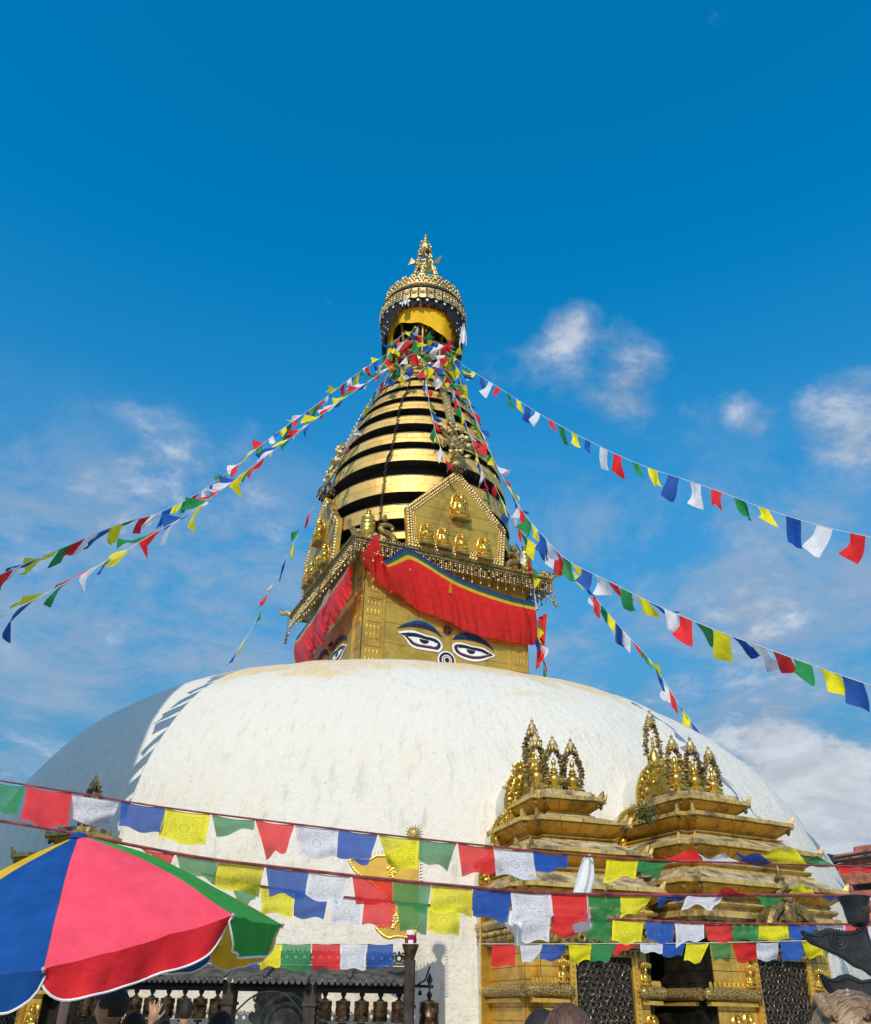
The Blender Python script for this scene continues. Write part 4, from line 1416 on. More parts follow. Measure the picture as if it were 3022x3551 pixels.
def pinnacle(parent, M, x, y, z, h, kind=0):
    """gilded bulb finial inside a leafy arch with a small parasol on top"""
    m = MB(M)
    if kind == 0:
        prof = [(0.105, 0), (0.115, 0.03), (0.07, 0.06), (0.055, 0.09), (0.115, 0.13), (0.125, 0.15), (0.09, 0.17), (0.06, 0.19), (0.098, 0.23), (0.108, 0.27), (0.10, 0.31), (0.06, 0.345), (0.045, 0.36), (0.075, 0.37), (0.075, 0.385), (0.04, 0.40), (0.058, 0.42), (0.058, 0.432), (0.03, 0.45), (0.022, 0.48), (0.045, 0.52), (0.042, 0.55), (0.012, 0.60), (0, 0.63)]
    else:
        prof = [(0.13, 0), (0.15, 0.04), (0.10, 0.08), (0.15, 0.12), (0.15, 0.15), (0.11, 0.18), (0.10, 0.24), (0.075, 0.32), (0.05, 0.36), (0.02, 0.38), (0.045, 0.41), (0.045, 0.425), (0.02, 0.44), (0.036, 0.47), (0.036, 0.48), (0.015, 0.50), (0.03, 0.54), (0, 0.60)]
    m.lathe([(r, zz * h) for r, zz in prof], (x, y, z), 16)
    for i in range(9):
        a = 2 * math.pi * i / 9
        m.ball((x + 0.105 * math.cos(a), y + 0.105 * math.sin(a), z + 0.14 * h), 0.036, 6, 4, (1, 1, 1.3))
    pn = m.build('pinnacle', 'gold_bright', parent)
    m = MB(M)
    rr = random.Random(int(x * 100) + int(z * 77))
    for sg in (-1, 1):
        pts = [(x + sg * 0.13, y, z + 0.02 * h), (x + sg * 0.15, y, z + 0.30 * h), (x + sg * 0.155, y, z + 0.48 * h), (x + sg * 0.11, y, z + 0.64 * h), (x + sg * 0.04, y, z + 0.76 * h)]
        sp_ = spline(pts, 26)
        m.tube(sp_, 0.014, 5)
        for p in sp_[2:]:
            for _ in range(4):
                rot = Matrix.Rotation(rr.uniform(0, 6.3), 3, 'Z') @ Matrix.Rotation(rr.uniform(-1, 1), 3, 'X')
                m.ball(p + V((rr.uniform(-.04, .04), rr.uniform(-.04, .04), rr.uniform(-.02, .02))), 0.026, 5, 4, (1.7, 0.45, 0.9), rot)
    m.build('leaf_arch', 'gold_dark', pn)
    m = MB(M)
    m.lathe([(0.04, 0.70), (0.085, 0.76), (0.09, 0.80), (0.07, 0.82), (0.055, 0.88), (0.03, 0.89), (0.022, 0.92), (0.035, 0.935), (0.012, 0.96), (0, 1.0)], (x, y, z), 12) if False else m.lathe([(r, zz * h) for r, zz in ((0.03, 0.70), (0.095, 0.765), (0.10, 0.80), (0.075, 0.815), (0.06, 0.87), (0.03, 0.885), (0.022, 0.91), (0.034, 0.925), (0.012, 0.95), (0, 1.0))], (x, y, z), 12)
    for i in range(9):
        a = 2 * math.pi * i / 9
        m.ball((x + 0.085 * math.cos(a), y + 0.085 * math.sin(a), z + 0.745 * h), 0.026, 5, 4, (1, 1, 1.9))
    m.build('small_parasol', 'gold_filigree', pn)


def shrine(label, posaz, az, rho, E, Z, w, door, left_outline, pins, crest=None, seed=1, soot_and_shade=False, simple_=False):
    a = R(posaz)
    C = V((AX + math.sin(a) * rho, AY - math.cos(a) * rho, 0))
    M = Matrix.Translation(C) @ Matrix.Rotation(R(az), 4, 'Z')
    Mi = M.inverted()
    rot3 = M.to_3x3()
    fig_rot = rot3 @ Matrix(((1, 0, 0), (0, -1, 0), (0, 0, 1)))
    root = thing('shrine', C, label, 'shrine', None)
    rs = random.Random(seed)
    c = 0.17
    wallz = Z[-1] - 0.42
    m = MB(M)
    m.loft([[(x, y, z) for x, y in plan(w, c)] for z in (0.0, wallz)])
    body = m.build('wall', 'soot_metal', root, False)
    # tiers
    for i in range(len(E)):
        e, z = E[i], Z[i]
        ch = c if i else 0.12
        if i == 0:
            up_z, up_e = z + 0.16, e - 0.12
            prof = [(e, z), (e, z + 0.045), (e - 0.10, z + 0.06), (e - 0.12, z + 0.075), (e - 0.12, up_z)]
        else:
            eu, zu = E[i - 1], Z[i - 1]
            g = zu - z
            prof = [(e, z), (e, z + 0.045), (eu - 0.12, z + 0.05 + 0.30 * g)]
        n0 = E[i] - 0.06
        under = [(e - 0.02, z), (e - 0.10, z - 0.05), (e - 0.20, z - 0.13), (e - 0.235, z - 0.17)]
        m = MB(M)
        m.loft([[(x, y, zz) for x, y in plan(ee, ch)] for ee, zz in prof])
        tier = m.build('roof_tier', 'roof_slab', root, False)
        m = MB(M)
        m.loft([[(x, y, zz) for x, y in plan(ee, ch)] for ee, zz in reversed(under)], cap=False)
        m.build('soffit', 'soffit_metal', tier, False)
        # mouldings between this soffit and the roof below
        zb = (Z[i + 1] + 0.05 + 0.30 * (z - Z[i + 1])) if i + 1 < len(E) else wallz
        eb = e - 0.12
        h = (z - 0.17) - zb
        mp = [(eb + 0.0, zb - 0.03), (eb + 0.0, zb + 0.22 * h), (eb - 0.09, zb + 0.26 * h), (eb - 0.09, zb + 0.45 * h), (eb - 0.03, zb + 0.52 * h), (eb - 0.01, zb + 0.62 * h), (eb - 0.03, zb + 0.72 * h), (eb - 0.10, zb + 0.78 * h), (eb - 0.10, zb + 0.88 * h), (eb - 0.075, zb + 0.9 * h), (eb - 0.11, zb + 1.05 * h)]
        m = MB(M)
        m.loft([[(x, y, zz) for x, y in plan(ee, ch)] for ee, zz in mp], cap=False)
        m.build('moulding', 'eave_metal', tier, False)
        # eave slabs laid end to end along the lip
        pl = plan(e + 0.004, ch)
        for j in range(12):
            p0, p1 = V((*pl[j], 0)), V((*pl[(j + 1) % 12], 0))
            if p0.y > 0.3 and p1.y > 0.3:
                continue
            L = (p1 - p0).length
            nd = max(1, int(round(L / 0.42)))
            dvec = (p1 - p0).normalized()
            nv = V((dvec.y, -dvec.x, 0))
            for q_ in range(nd):
                a0, a1 = p0 + (p1 - p0) * (q_ / nd) + dvec * 0.004, p0 + (p1 - p0) * ((q_ + 1) / nd) - dvec * 0.004
                t0 = rs.uniform(0.0, 0.008)
                tilt0, tilt1 = rs.uniform(-.006, .006), rs.uniform(-.006, .006)
                o1, o2 = -nv * 0.07, nv * (0.012 + t0)
                mm = MB(M)
                mm.hexa([a0 + o1 + V((0, 0, z - 0.006)), a1 + o1 + V((0, 0, z - 0.006)), a1 + o2 + V((0, 0, z - 0.004 + tilt1)), a0 + o2 + V((0, 0, z - 0.004 + tilt0)), a0 + o1 + V((0, 0, z + 0.066)), a1 + o1 + V((0, 0, z + 0.066)), a1 + o2 + V((0, 0, z + 0.055 + tilt1)), a0 + o2 + V((0, 0, z + 0.055 + tilt0))])
                mm.build('eave_slab', 'eave_metal', tier, False)
        # upturned tips on the outer corners
        for j in (0, 2, 3, 5, 6, 8, 9, 11):
            x, y = pl[j]
            if y > 0.3:
                continue
            dv = V((x, y, 0)).normalized()
            tt = V((-dv.y, dv.x, 0))
            b = V((x, y, z + 0.05)) - dv * 0.05
            mm = MB(M)
            P = [b - tt * 0.035 - dv * 0.05, b + tt * 0.035 - dv * 0.05, b + tt * 0.035 + dv * 0.055, b - tt * 0.035 + dv * 0.055]
            mm.hexa(P + [b + dv * 0.055 - tt * 0.012 + V((0, 0, 0.11)), b + dv * 0.055 + tt * 0.012 + V((0, 0, 0.11)), b + dv * 0.085 + tt * 0.012 + V((0, 0, 0.10)), b + dv * 0.085 - tt * 0.012 + V((0, 0, 0.10))])
            mm.build('corner_tip', 'eave_metal', tier, False)
            mm = MB(M)
            mm.ball(V((x, y, z - 0.055)) - dv * 0.09, 0.035, 6, 5, (1, 1, 1.4))
            mm.build('eave_drop', 'gold_dark', tier)
        # sheet joints on the front and side soffits
        for sx, sy in ((0, -1), (-1, 0), (1, 0)):
            nn = 4
            for q_ in range(nn):
                f0, f1 = (q_ / nn - 0.5) * 2 * (e - ch - 0.02), ((q_ + 1) / nn - 0.5) * 2 * (e - ch - 0.02)
                mm = MB(M)
                pts = []
                for f in (f0 + 0.006, f1 - 0.006):
                    for ee, zz in ((e - 0.03, z - 0.012), (e - 0.195, z - 0.122)):
                        ff = f * ((ee - ch) / (e - ch))
                        pts.append(V((ff, sy * ee, zz)) if sy else V((sx * ee, ff, zz)))
                off = (V((0, sy, 0)) if sy else V((sx, 0, 0))) * 0.012 + V((0, 0, -0.014))
                A, B, Cc_, D = pts
                mm.hexa([A, B, D, Cc_] + [p + off for p in (A, B, D, Cc_)])
                mm.build('soffit_sheet', 'soffit_metal', tier, False)
    # row of carved faces and drops under the lowest eave, then the wall cornice
    zf = wallz
    m = MB(M)
    e = w + 0.05
    m.loft([[(x, y, zz) for x, y in plan(ee, c)] for ee, zz in ((w + 0.01, zf - 0.30), (w + 0.10, zf - 0.27), (w + 0.12, zf - 0.22), (w + 0.05, zf - 0.19), (w + 0.05, zf - 0.10), (w + 0.14, zf - 0.07), (w + 0.16, zf), (w + 0.02, zf + 0.02))], cap=False)
    corn = m.build('wall_cornice', 'eave_metal', root, False)
    m = MB(M)
    for sx, sy in ((0, -1), (-1, 0), (1, 0)):
        nn = 16
        for q_ in range(nn):
            f = ((q_ + 0.5) / nn - 0.5) * 2 * (w + 0.02)
            p = (f, sy * (w + 0.12), 0) if sy else (sx * (w + 0.12), f, 0)
            m.ball((p[0], p[1], zf - 0.13), 0.045, 7, 5, (1, 1, 1.1))
            m.ball((p[0], p[1], zf - 0.215), 0.038, 6, 4, (1, 1, 1.3))
    m.build('carved_faces', 'gold_dark', corn)['kind'] = 'stuff'
    # gilded plates of the piers
    d0, d1, dz1 = door
    zl = wallz - 0.30
    faces = [('f', -w + c, d0 - 0.10), ('f', d1 + 0.10, w - c), ('l', -(w - c), w - c), ('nl', 0, c), ('nl2', 0, c)]
    for kind, f0, f1 in faces:
        z = 0.62
        row = 0
        while z < zl - 0.04:
            hgt = 0.168
            f = f0
            first = rs.uniform(0.14, 0.36)
            while f < f1 - 0.01:
                L = first if f == f0 else rs.uniform(0.22, 0.42)
                if f + L > f1 - 0.12:
                    L = f1 - f
                t0 = 0.012 + rs.uniform(0, 0.006)
                gp = 0.004
                mm = MB(M)
                zz0, zz1 = z + gp, min(z + hgt, zl) - gp
                if kind == 'f':
                    P = [(f + gp, -w, zz0), (f + L - gp, -w, zz0), (f + L - gp, -w - t0, zz0), (f + gp, -w - t0, zz0)]
                elif kind == 'l':
                    P = [(-w, f + gp, zz0), (-w, f + L - gp, zz0), (-w - t0, f + L - gp, zz0), (-w - t0, f + gp, zz0)]
                elif kind == 'nl':
                    P = [(-w + gp, -(w - c), zz0), (-w + c - gp, -(w - c), zz0), (-w + c - gp, -(w - c) - t0, zz0), (-w + gp, -(w - c) - t0, zz0)]
                else:
                    P = [(-w + c, -w + gp, zz0), (-w + c, -w + c - gp, zz0), (-w + c - t0, -w + c - gp, zz0), (-w + c - t0, -w + gp, zz0)]
                mm.hexa(P + [(x, y, zz1) for x, y, _ in P])
                black = soot_and_shade and kind != 'f'  # side bricks coloured black for soot patina and the neighbouring shrine's shadow together
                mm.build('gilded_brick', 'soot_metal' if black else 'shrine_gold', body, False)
                f += L
                if kind in ('nl', 'nl2'):
                    break
            z += hgt
            row += 1
    # doorway: jambs, lintel and a curtain of iron rings
    dm = MB(M)
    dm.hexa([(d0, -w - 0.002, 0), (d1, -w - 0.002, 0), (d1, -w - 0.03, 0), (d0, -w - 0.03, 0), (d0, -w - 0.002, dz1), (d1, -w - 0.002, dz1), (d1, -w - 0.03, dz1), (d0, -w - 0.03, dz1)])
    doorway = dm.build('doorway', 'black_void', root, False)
    for x in (d0 - 0.05, d1 + 0.05):
        jm = MB(M)
        jm.box((x, -w - 0.04, dz1 / 2), (0.09, 0.08, dz1))
        for q_ in range(26):
            jm.ball((x, -w - 0.085, 0.5 + q_ * 0.072), 0.026, 6, 4, (0.8, 1, 1.2))
        jm.build('jamb', 'shrine_gold', doorway)
    lm = MB(M)
    lm.box(((d0 + d1) / 2, -w - 0.06, dz1 + 0.05), (d1 - d0 + 0.36, 0.14, 0.10))
    lm.box(((d0 + d1) / 2, -w - 0.08, dz1 + 0.14), (d1 - d0 + 0.5, 0.2, 0.06))
    for q_ in range(14):
        lm.ball((d0 - 0.1 + (d1 - d0 + 0.2) * q_ / 13, -w - 0.15, dz1 + 0.05), 0.032, 6, 4)
    lm.build('lintel', 'gold_dark', doorway)
    cm_ = MB(M)
    nx = int((d1 - d0) / 0.088)
    for ix in range(nx):
        for iz in range(15):
            x = d0 + 0.03 + (d1 - d0 - 0.06) * (ix + 0.5 * (iz % 2)) / nx
            z = dz1 - 0.05 - iz * 0.078
            nrm = (rs.uniform(-.4, .4), -1, rs.uniform(-.4, .4))
            yy = -w - 0.055 + rs.uniform(-.012, .012)
            cm_.torus((x, yy, z), 0.038, 0.0075, nrm, 12, 5)
            if (ix + iz) % 2:
                cm_.ball((x + 0.044, yy - 0.01, z), 0.020, 6, 4)
    cu = cm_.build('ring_curtain', 'chain_metal', doorway)
    cu['kind'] = 'stuff'
    # serpent bands with crowned naga figures
    zn = 1.83
    for (x0, x1, ends, lft) in ((-w - 0.02, d0 - 0.14, -1, True), (d1 + 0.14, w + 0.02, 1, False)):
        sm = MB(M)
        pts = [(x0, -w - 0.07, zn), ((x0 * 0.7 + x1 * 0.3), -w - 0.09, zn + 0.01), (x0 * 0.35 + x1 * 0.65, -w - 0.09, zn + 0.005), (x1, -w - 0.10, zn)]
        sm.tube(spline(pts, 14), 0.08, 12)
        sm.ball((x1 if lft else x0, -w - 0.10, zn), 0.084, 10, 8)
        sm.ball((x0 if lft else x1, -w - 0.07, zn), 0.079, 10, 8)
        if lft:
            sm.tube([(-w - 0.07, -w + 0.02, zn), (-w - 0.09, -0.4, zn), (-w - 0.08, w - 0.4, zn)], 0.08, 12)
        sn = sm.build('serpent_band', 'serpent', root)
        lm = MB(M)
        xx0, xx1 = (-w, d0 - 0.12) if lft else (d1 + 0.12, w)
        lm.box(((xx0 + xx1) / 2, -w - 0.04, zn - 0.12), (xx1 - xx0, 0.10, 0.05))
        for q_ in range(10):
            lm.ball((xx0 + (xx1 - xx0) * (q_ + 0.5) / 10, -w - 0.06, zn + 0.105), 0.04, 6, 4, (0.7, 0.7, 1.4))
        if lft:
            lm.box((-w - 0.04, 0, zn - 0.12), (0.10, 2 * (w - c), 0.05))
        lm.build('lotus_course', 'shrine_gold', sn)
        fm = MB(M)
        fx = (x1 - 0.06) if lft else (x0 + 0.06)
        h = 0.34
        qf = lambda p, q__, r: (fx + p * h, -w - 0.05 - q__ * h, zn + 0.05 + r * h)
        figure_mesh(fm, qf, h, Matrix(((1, 0, 0), (0, -1, 0), (0, 0, 1))), rs)
        for q_ in range(5):
            fm.ball((fx + (q_ - 2) * 0.035, -w - 0.11, zn + 0.05 + h * (0.92 - 0.03 * abs(q_ - 2))), 0.022, 6, 4, (1, 1, 1.8))
        fm.build('naga_figure', 'gold_bright', sn)
    for k, (fx, hh) in enumerate(((d0 - 0.30, 0.52), (d0 - 0.52, 0.48), (d1 + 0.28, 0.46))):
        if abs(fx) > w - 0.1:
            continue
        fm = MB(M)
        qf = lambda p, q__, r: (fx + p * hh, -w - 0.012 - q__ * hh * 0.8, 1.15 + r * hh)
        figure_mesh(fm, qf, hh, Matrix(((1, 0, 0), (0, -1, 0), (0, 0, 1))), rs, k != 2)
        fm.torus((fx, -w - 0.03, 1.15 + 0.70 * hh), 0.17 * hh, 0.02, (0, 1, 0), 16, 4)
        fm.build('relief_figure', 'gold_bright', body)
    # gilded backplate with lobed outline, and the whitewashed hood behind it
    yb = 0.52
    nb = rot3 @ V((0, -1, 0))
    p0 = M @ V((0, yb, 0))
    prof = []
    for (x, y) in left_outline:
        L = Mi @ onplane(x, y, p0, nb)
        prof.append((L.x, L.z))
    xc = prof[0][0]
    prof = [(x - xc, z) for x, z in prof]
    sp_ = [tuple(p)[:2] for p in spline([(x, z, 0) for x, z in prof], 40)]
    poly = [(x, z) for x, z in sp_] + [(sp_[-1][0], 1.0), (-sp_[-1][0], 1.0)] + [(-x, z) for x, z in reversed(sp_[1:])]
    P = [M @ V((xc + x, yb, z)) for x, z in poly]
    bp = MB().plate(P, nb, 0.05).build('backplate', 'gold_bright', root, False)
    lm = MB(M)
    for (x, z) in sp_[1:]:
        for sg in (-1, 1):
            lm.ball((xc + sg * x * 0.97, yb - 0.06, z - 0.02), 0.045, 6, 4)
            cx_, cz_ = x * 0.80, z - 0.10
            for q_ in range(4):
                r_ = Matrix.Rotation(rs.uniform(0, 6.28), 3, 'Y')
                lm.ball((xc + sg * (cx_ + rs.uniform(-.12, .12)), yb - 0.07, cz_ + rs.uniform(-.12, .12)), 0.055, 6, 4, (1.6, 0.5, 0.6), r_)
    lm.build('leaf_relief', 'gold_bright', bp)
    hd = MB(M)
    rr_ = []
    for (yy, k_) in ((yb + 0.02, 0.97), (yb + 0.25, 0.96), (yb + 0.7, 0.90), (yb + 1.6, 0.72)):
        rr_.append([(xc + x * k_, yy, (z - 2.0) * (1 - (1 - k_) * 0.5) + 2.0) for x, z in poly])
    hd.loft(rr_)
    hd.build('plaster_hood', 'whitewash', root, True, 60)
    for (x, y, dz_, h, kd) in pins:
        pinnacle(root, M, x, y, Z[0] + 0.15 + dz_, h, kd)
    if crest:
        cx_, cz_, s_ = crest
        tm = MB(M)
        poly = [(-0.62, 0), (0.62, 0), (0.50, 0.30), (0.25, 0.48), (0.10, 0.62), (-0.10, 0.62), (-0.25, 0.48), (-0.50, 0.30)]
        yy = -w - 0.26
        tm.plate([(cx_ + x * s_, yy, cz_ + z * s_) for x, z in poly], (0, -1, 0), 0.04)
        rr = random.Random(seed + 5)
        for _ in range(90):
            z = rr.uniform(0.02, 0.60)
            lim = 0.60 - z * 0.82
            x = rr.uniform(-lim, lim)
            tm.ball((cx_ + x * s_, yy - 0.05, cz_ + z * s_), 0.04 * s_ * rr.uniform(0.7, 1.5), 6, 4)
        for sg in (-1, 1):
            pts = [(cx_ + sg * 0.12 * s_, yy - 0.06, cz_ + 0.45 * s_), (cx_ + sg * 0.30 * s_, yy - 0.10, cz_ + 0.34 * s_), (cx_ + sg * 0.42 * s_, yy - 0.12, cz_ + 0.14 * s_), (cx_ + sg * 0.30 * s_, yy - 0.12, cz_ + 0.04 * s_)]
            tm.tube(spline(pts, 12), [0.09 * s_ - 0.004 * s_ * i for i in range(13)], 7)
            tm.torus((cx_ + sg * 0.36 * s_, yy - 0.10, cz_ + 0.12 * s_), 0.10 * s_, 0.04 * s_, (0, 1, 0), 12, 6)
            tm.torus((cx_ + sg * 0.56 * s_, yy - 0.07, cz_ + 0.08 * s_), 0.06 * s_, 0.03 * s_, (0, 1, 0), 10, 5)
        tm.ball((cx_, yy - 0.10, cz_ + 0.36 * s_), 0.12 * s_, 10, 8, (1, 0.8, 1.3))
        tm.ball((cx_, yy - 0.12, cz_ + 0.54 * s_), 0.075 * s_, 8, 6)
        tm.lathe([(r * s_, z * s_) for r, z in ((0.06, 0), (0.10, 0.05), (0.10, 0.1), (0.06, 0.16), (0.075, 0.19), (0.03, 0.24), (0.045, 0.28), (0.0, 0.38))], (cx_, yy - 0.02, cz_ + 0.60 * s_), 12)
        tm.build('door_crest', 'gold_dark', root)
    return root, M


# serpent skin: scales from a cell pattern
m_, t_, p_, o_ = newmat('serpent')
vec_ = objcoord(t_)
vo = t_.n('ShaderNodeTexVoronoi', feature='DISTANCE_TO_EDGE')
vo.inputs['Scale'].default_value = 26
t_.l(vec_, vo.inputs['Vector'])
ed = t_.ramp(vo.outputs['Distance'], 0.02, 0.12)
t_.l(t_.mix(ed, (0.10, 0.07, 0.03), (0.50, 0.35, 0.11)), p_.inputs['Base Color'])
p_.inputs['Metallic'].default_value = 0.55
p_.inputs['Roughness'].default_value = 0.45
bump(t_, p_, ed, 0.8, 0.012)

OUT1 = [(1838, 2640), (1800, 2655), (1768, 2700), (1750, 2760), (1750, 2800), (1756, 2818), (1730, 2832), (1708, 2868), (1700, 2915), (1712, 2945), (1690, 2965), (1666, 3000), (1657, 3055), (1664, 3110)]
OUT2 = [(2330, 2636), (2270, 2640), (2225, 2675), (2206, 2735), (2206, 2780), (2214, 2796), (2180, 2802), (2150, 2822), (2144, 2850), (2160, 2874), (2136, 2890), (2122, 2925), (2128, 2970), (2110, 3010)]
s1, M1 = shrine('smaller gilded shrine with stepped roof and three pinnacles, nearer the middle of the dome', 13, 17, 12.2, [0.64, 0.93, 1.13, 1.27], [4.53, 4.13, 3.66, 3.14], 1.0, (-0.32, 0.56, 2.27), OUT1,
                [(-0.33, 0.0, 0, 1.12, 0), (0.0, 0.02, 0, 1.08, 0), (0.33, 0.0, 0, 1.06, 0), (-0.16, 0.50, 0.25, 1.25, 0)], (0.12, 2.42, 0.8), 11)
s2, M2 = shrine('larger gilded shrine at the right edge with four pinnacles and a plant on its roof', 25.6, 26.5, 12.1, [0.78, 1.25, 1.50, 1.70], [4.72, 4.34, 3.85, 3.28], 1.36, (-0.36, 0.62, 2.30), OUT2,
                [(-0.40, -0.20, 0, 1.12, 0), (0.02, -0.20, 0, 1.14, 0), (0.44, -0.20, 0, 1.02, 0), (-0.20, 0.55, 0.52, 1.30, 1)], (0.14, 2.52, 1.15), 12, soot_and_shade=True)
OUT3 = [(340, 2900), (300, 2910), (270, 2940), (260, 2990), (262, 3030), (240, 3050), (230, 3100)]
s3, M3 = shrine('gilded shrine at the left edge, mostly hidden behind the parasol', -26.5, -24, 12.0, [0.5, 0.85, 1.05, 1.2], [4.05, 3.68, 3.28, 2.8], 0.95, (-0.30, 0.4, 1.95), OUT3,
                [(0.0, 0.0, 0, 1.0, 0)], None, 13)

# a seedling rooted on the larger shrine's roof
pc = at(2252, 2862, 14.6)
pl_ = thing('roof_plant', pc, 'green leafy seedling rooted on the left roof edge of the larger shrine', 'plant')
rs = random.Random(8)
m = MB()
lf = []
for i in range(9):
    tip = pc + V((rs.uniform(-.2, .2), rs.uniform(-.15, .1), rs.uniform(0.12, 0.46)))
    m.tube([pc, pc.lerp(tip, 0.5) + V((0, 0, 0.04)), tip], 0.008, 4, 0.004)
    for j in range(26):
        q_ = pc.lerp(tip, rs.uniform(0.25, 1.05)) + V((rs.uniform(-.08, .08), rs.uniform(-.08, .08), rs.uniform(-.06, .06)))
        lf.append(q_)
m.build('stem', 'stem_brown', pl_)
m = MB()
for q_ in lf:
    d_ = V((rs.uniform(-1, 1), rs.uniform(-1, .4), rs.uniform(-.5, .9))).normalized()
    s_ = d_.orthogonal().normalized()
    L, w_ = rs.uniform(0.04, 0.075), rs.uniform(0.012, 0.022)
    m.add([q_, q_ + d_ * L * 0.5 + s_ * w_, q_ + d_ * L, q_ + d_ * L * 0.5 - s_ * w_], [(0, 1, 2, 3)])
m.build('foliage', 'leaf_green', pl_, False)['kind'] = 'stuff'

# ------------------------------------------------------------------ prayer wheel gallery round the foot of the dome
def on_circle(x, y, rho):
    """where the ray of a pixel first meets the upright cylinder of radius rho round the stupa axis"""
    d = ray(x, y)
    dx, dy = d.x, d.y
    ox, oy = CAM.x - AX, CAM.y - AY
    a, b, c = dx * dx + dy * dy, 2 * (ox * dx + oy * dy), ox * ox + oy * oy - rho * rho
    t = (-b - math.sqrt(b * b - 4 * a * c)) / (2 * a)
    return CAM + d * t


RW = 12.75
posts = [on_circle(x, 3480, RW) for x in (240, 795, 1078, 1419)]
gal = thing('prayer_wheel_gallery', (posts[1].x, posts[1].y, 0), 'dark wooden prayer wheel gallery with grey sheet roof along the foot of the dome', 'gallery')
zpx = lambda x, y, rho: on_circle(x, y, rho).z
z_beam_b = zpx(1250, 3444, RW)
z_beam_t = zpx(1250, 3412, RW)
z_eave = zpx(1250, 3401, RW + 0.22)
z_top = z_eave + 0.17
z_w0, z_w1 = zpx(1250, 3543, RW), zpx(1250, 3474, RW)


def wheel(p, r, z0, z1, ztop, name, label, group):
    t = thing(name, (p.x, p.y, z0), label, 'prayer wheel', group)
    m = MB()
    H = z1 - z0
    prof = [(r * 0.3, -0.04 * H), (r * 0.98, -0.02 * H), (r * 1.04, 0), (r * 1.04, 0.05 * H), (r * 0.95, 0.07 * H), (r * 0.97, 0.30 * H), (r * 1.01, 0.32 * H), (r * 1.01, 0.36 * H), (r * 0.96, 0.38 * H), (r * 0.97, 0.62 * H), (r * 1.01, 0.64 * H), (r * 1.01, 0.68 * H), (r * 0.96, 0.70 * H), (r * 0.96, 0.93 * H), (r * 1.04, 0.95 * H), (r * 1.04, 1.0 * H), (r * 0.9, 1.02 * H), (r * 0.45, 1.06 * H), (0.02, 1.08 * H)]
    m.lathe(prof, (p.x, p.y, z0), 22)
    drum = m.build('drum', 'bronze', t)
    m = MB()                       # raised characters in three rows: upright stroke, head bar, loop
    rs = random.Random(int(p.x * 1000))
    for row in range(3):
        zc = z0 + H * (0.18 + 0.32 * row)
        for i in range(13):
            a = 2 * math.pi * i / 13
            nn = V((math.cos(a), math.sin(a), 0))
            tt = V((-nn.y, nn.x, 0))
            c = V((p.x, p.y, zc)) + nn * (r * 0.97)
            hh, ww = H * 0.085, r * 0.19
            m.box(c + V((0, 0, hh)), (0.012, 2 * ww, 0.008), a)
            m.box(c + tt * (ww * rs.choice((0.5, 0.8))), (0.012, 0.008, 2 * hh), a)
            k = rs.random()
            if k < 0.5:
                m.torus(c - tt * ww * 0.2, hh * 0.5, 0.005, nn, 8, 4)
            else:
                m.box(c - tt * ww * 0.3 - V((0, 0, hh * 0.2)), (0.012, ww, 0.008), a)
                m.box(c - tt * ww * 0.6, (0.012, 0.008, hh), a)
    m.build('raised_script', 'bronze', drum, False)['kind'] = 'stuff'
    m = MB()
    m.lathe([(0.016, 0), (0.05, 0.004), (0.05, 0.014), (0.022, 0.03), (0.02, 0.045), (0.038, 0.075), (0.04, 0.095), (0.022, 0.125), (0.012, 0.14), (0.012, ztop - z1 - 0.015)], (p.x, p.y, z1 + 0.005), 12)
    m.build('spindle_knob', 'wood_black', t)
    m = MB()
    m.lathe([(0.02, -0.14), (0.02, -0.03), (0.06, -0.028), (0.06, 0.0)], (p.x, p.y, z0 - 0.02), 10)
    m.build('lower_axle', 'wood_black', t)
    return t


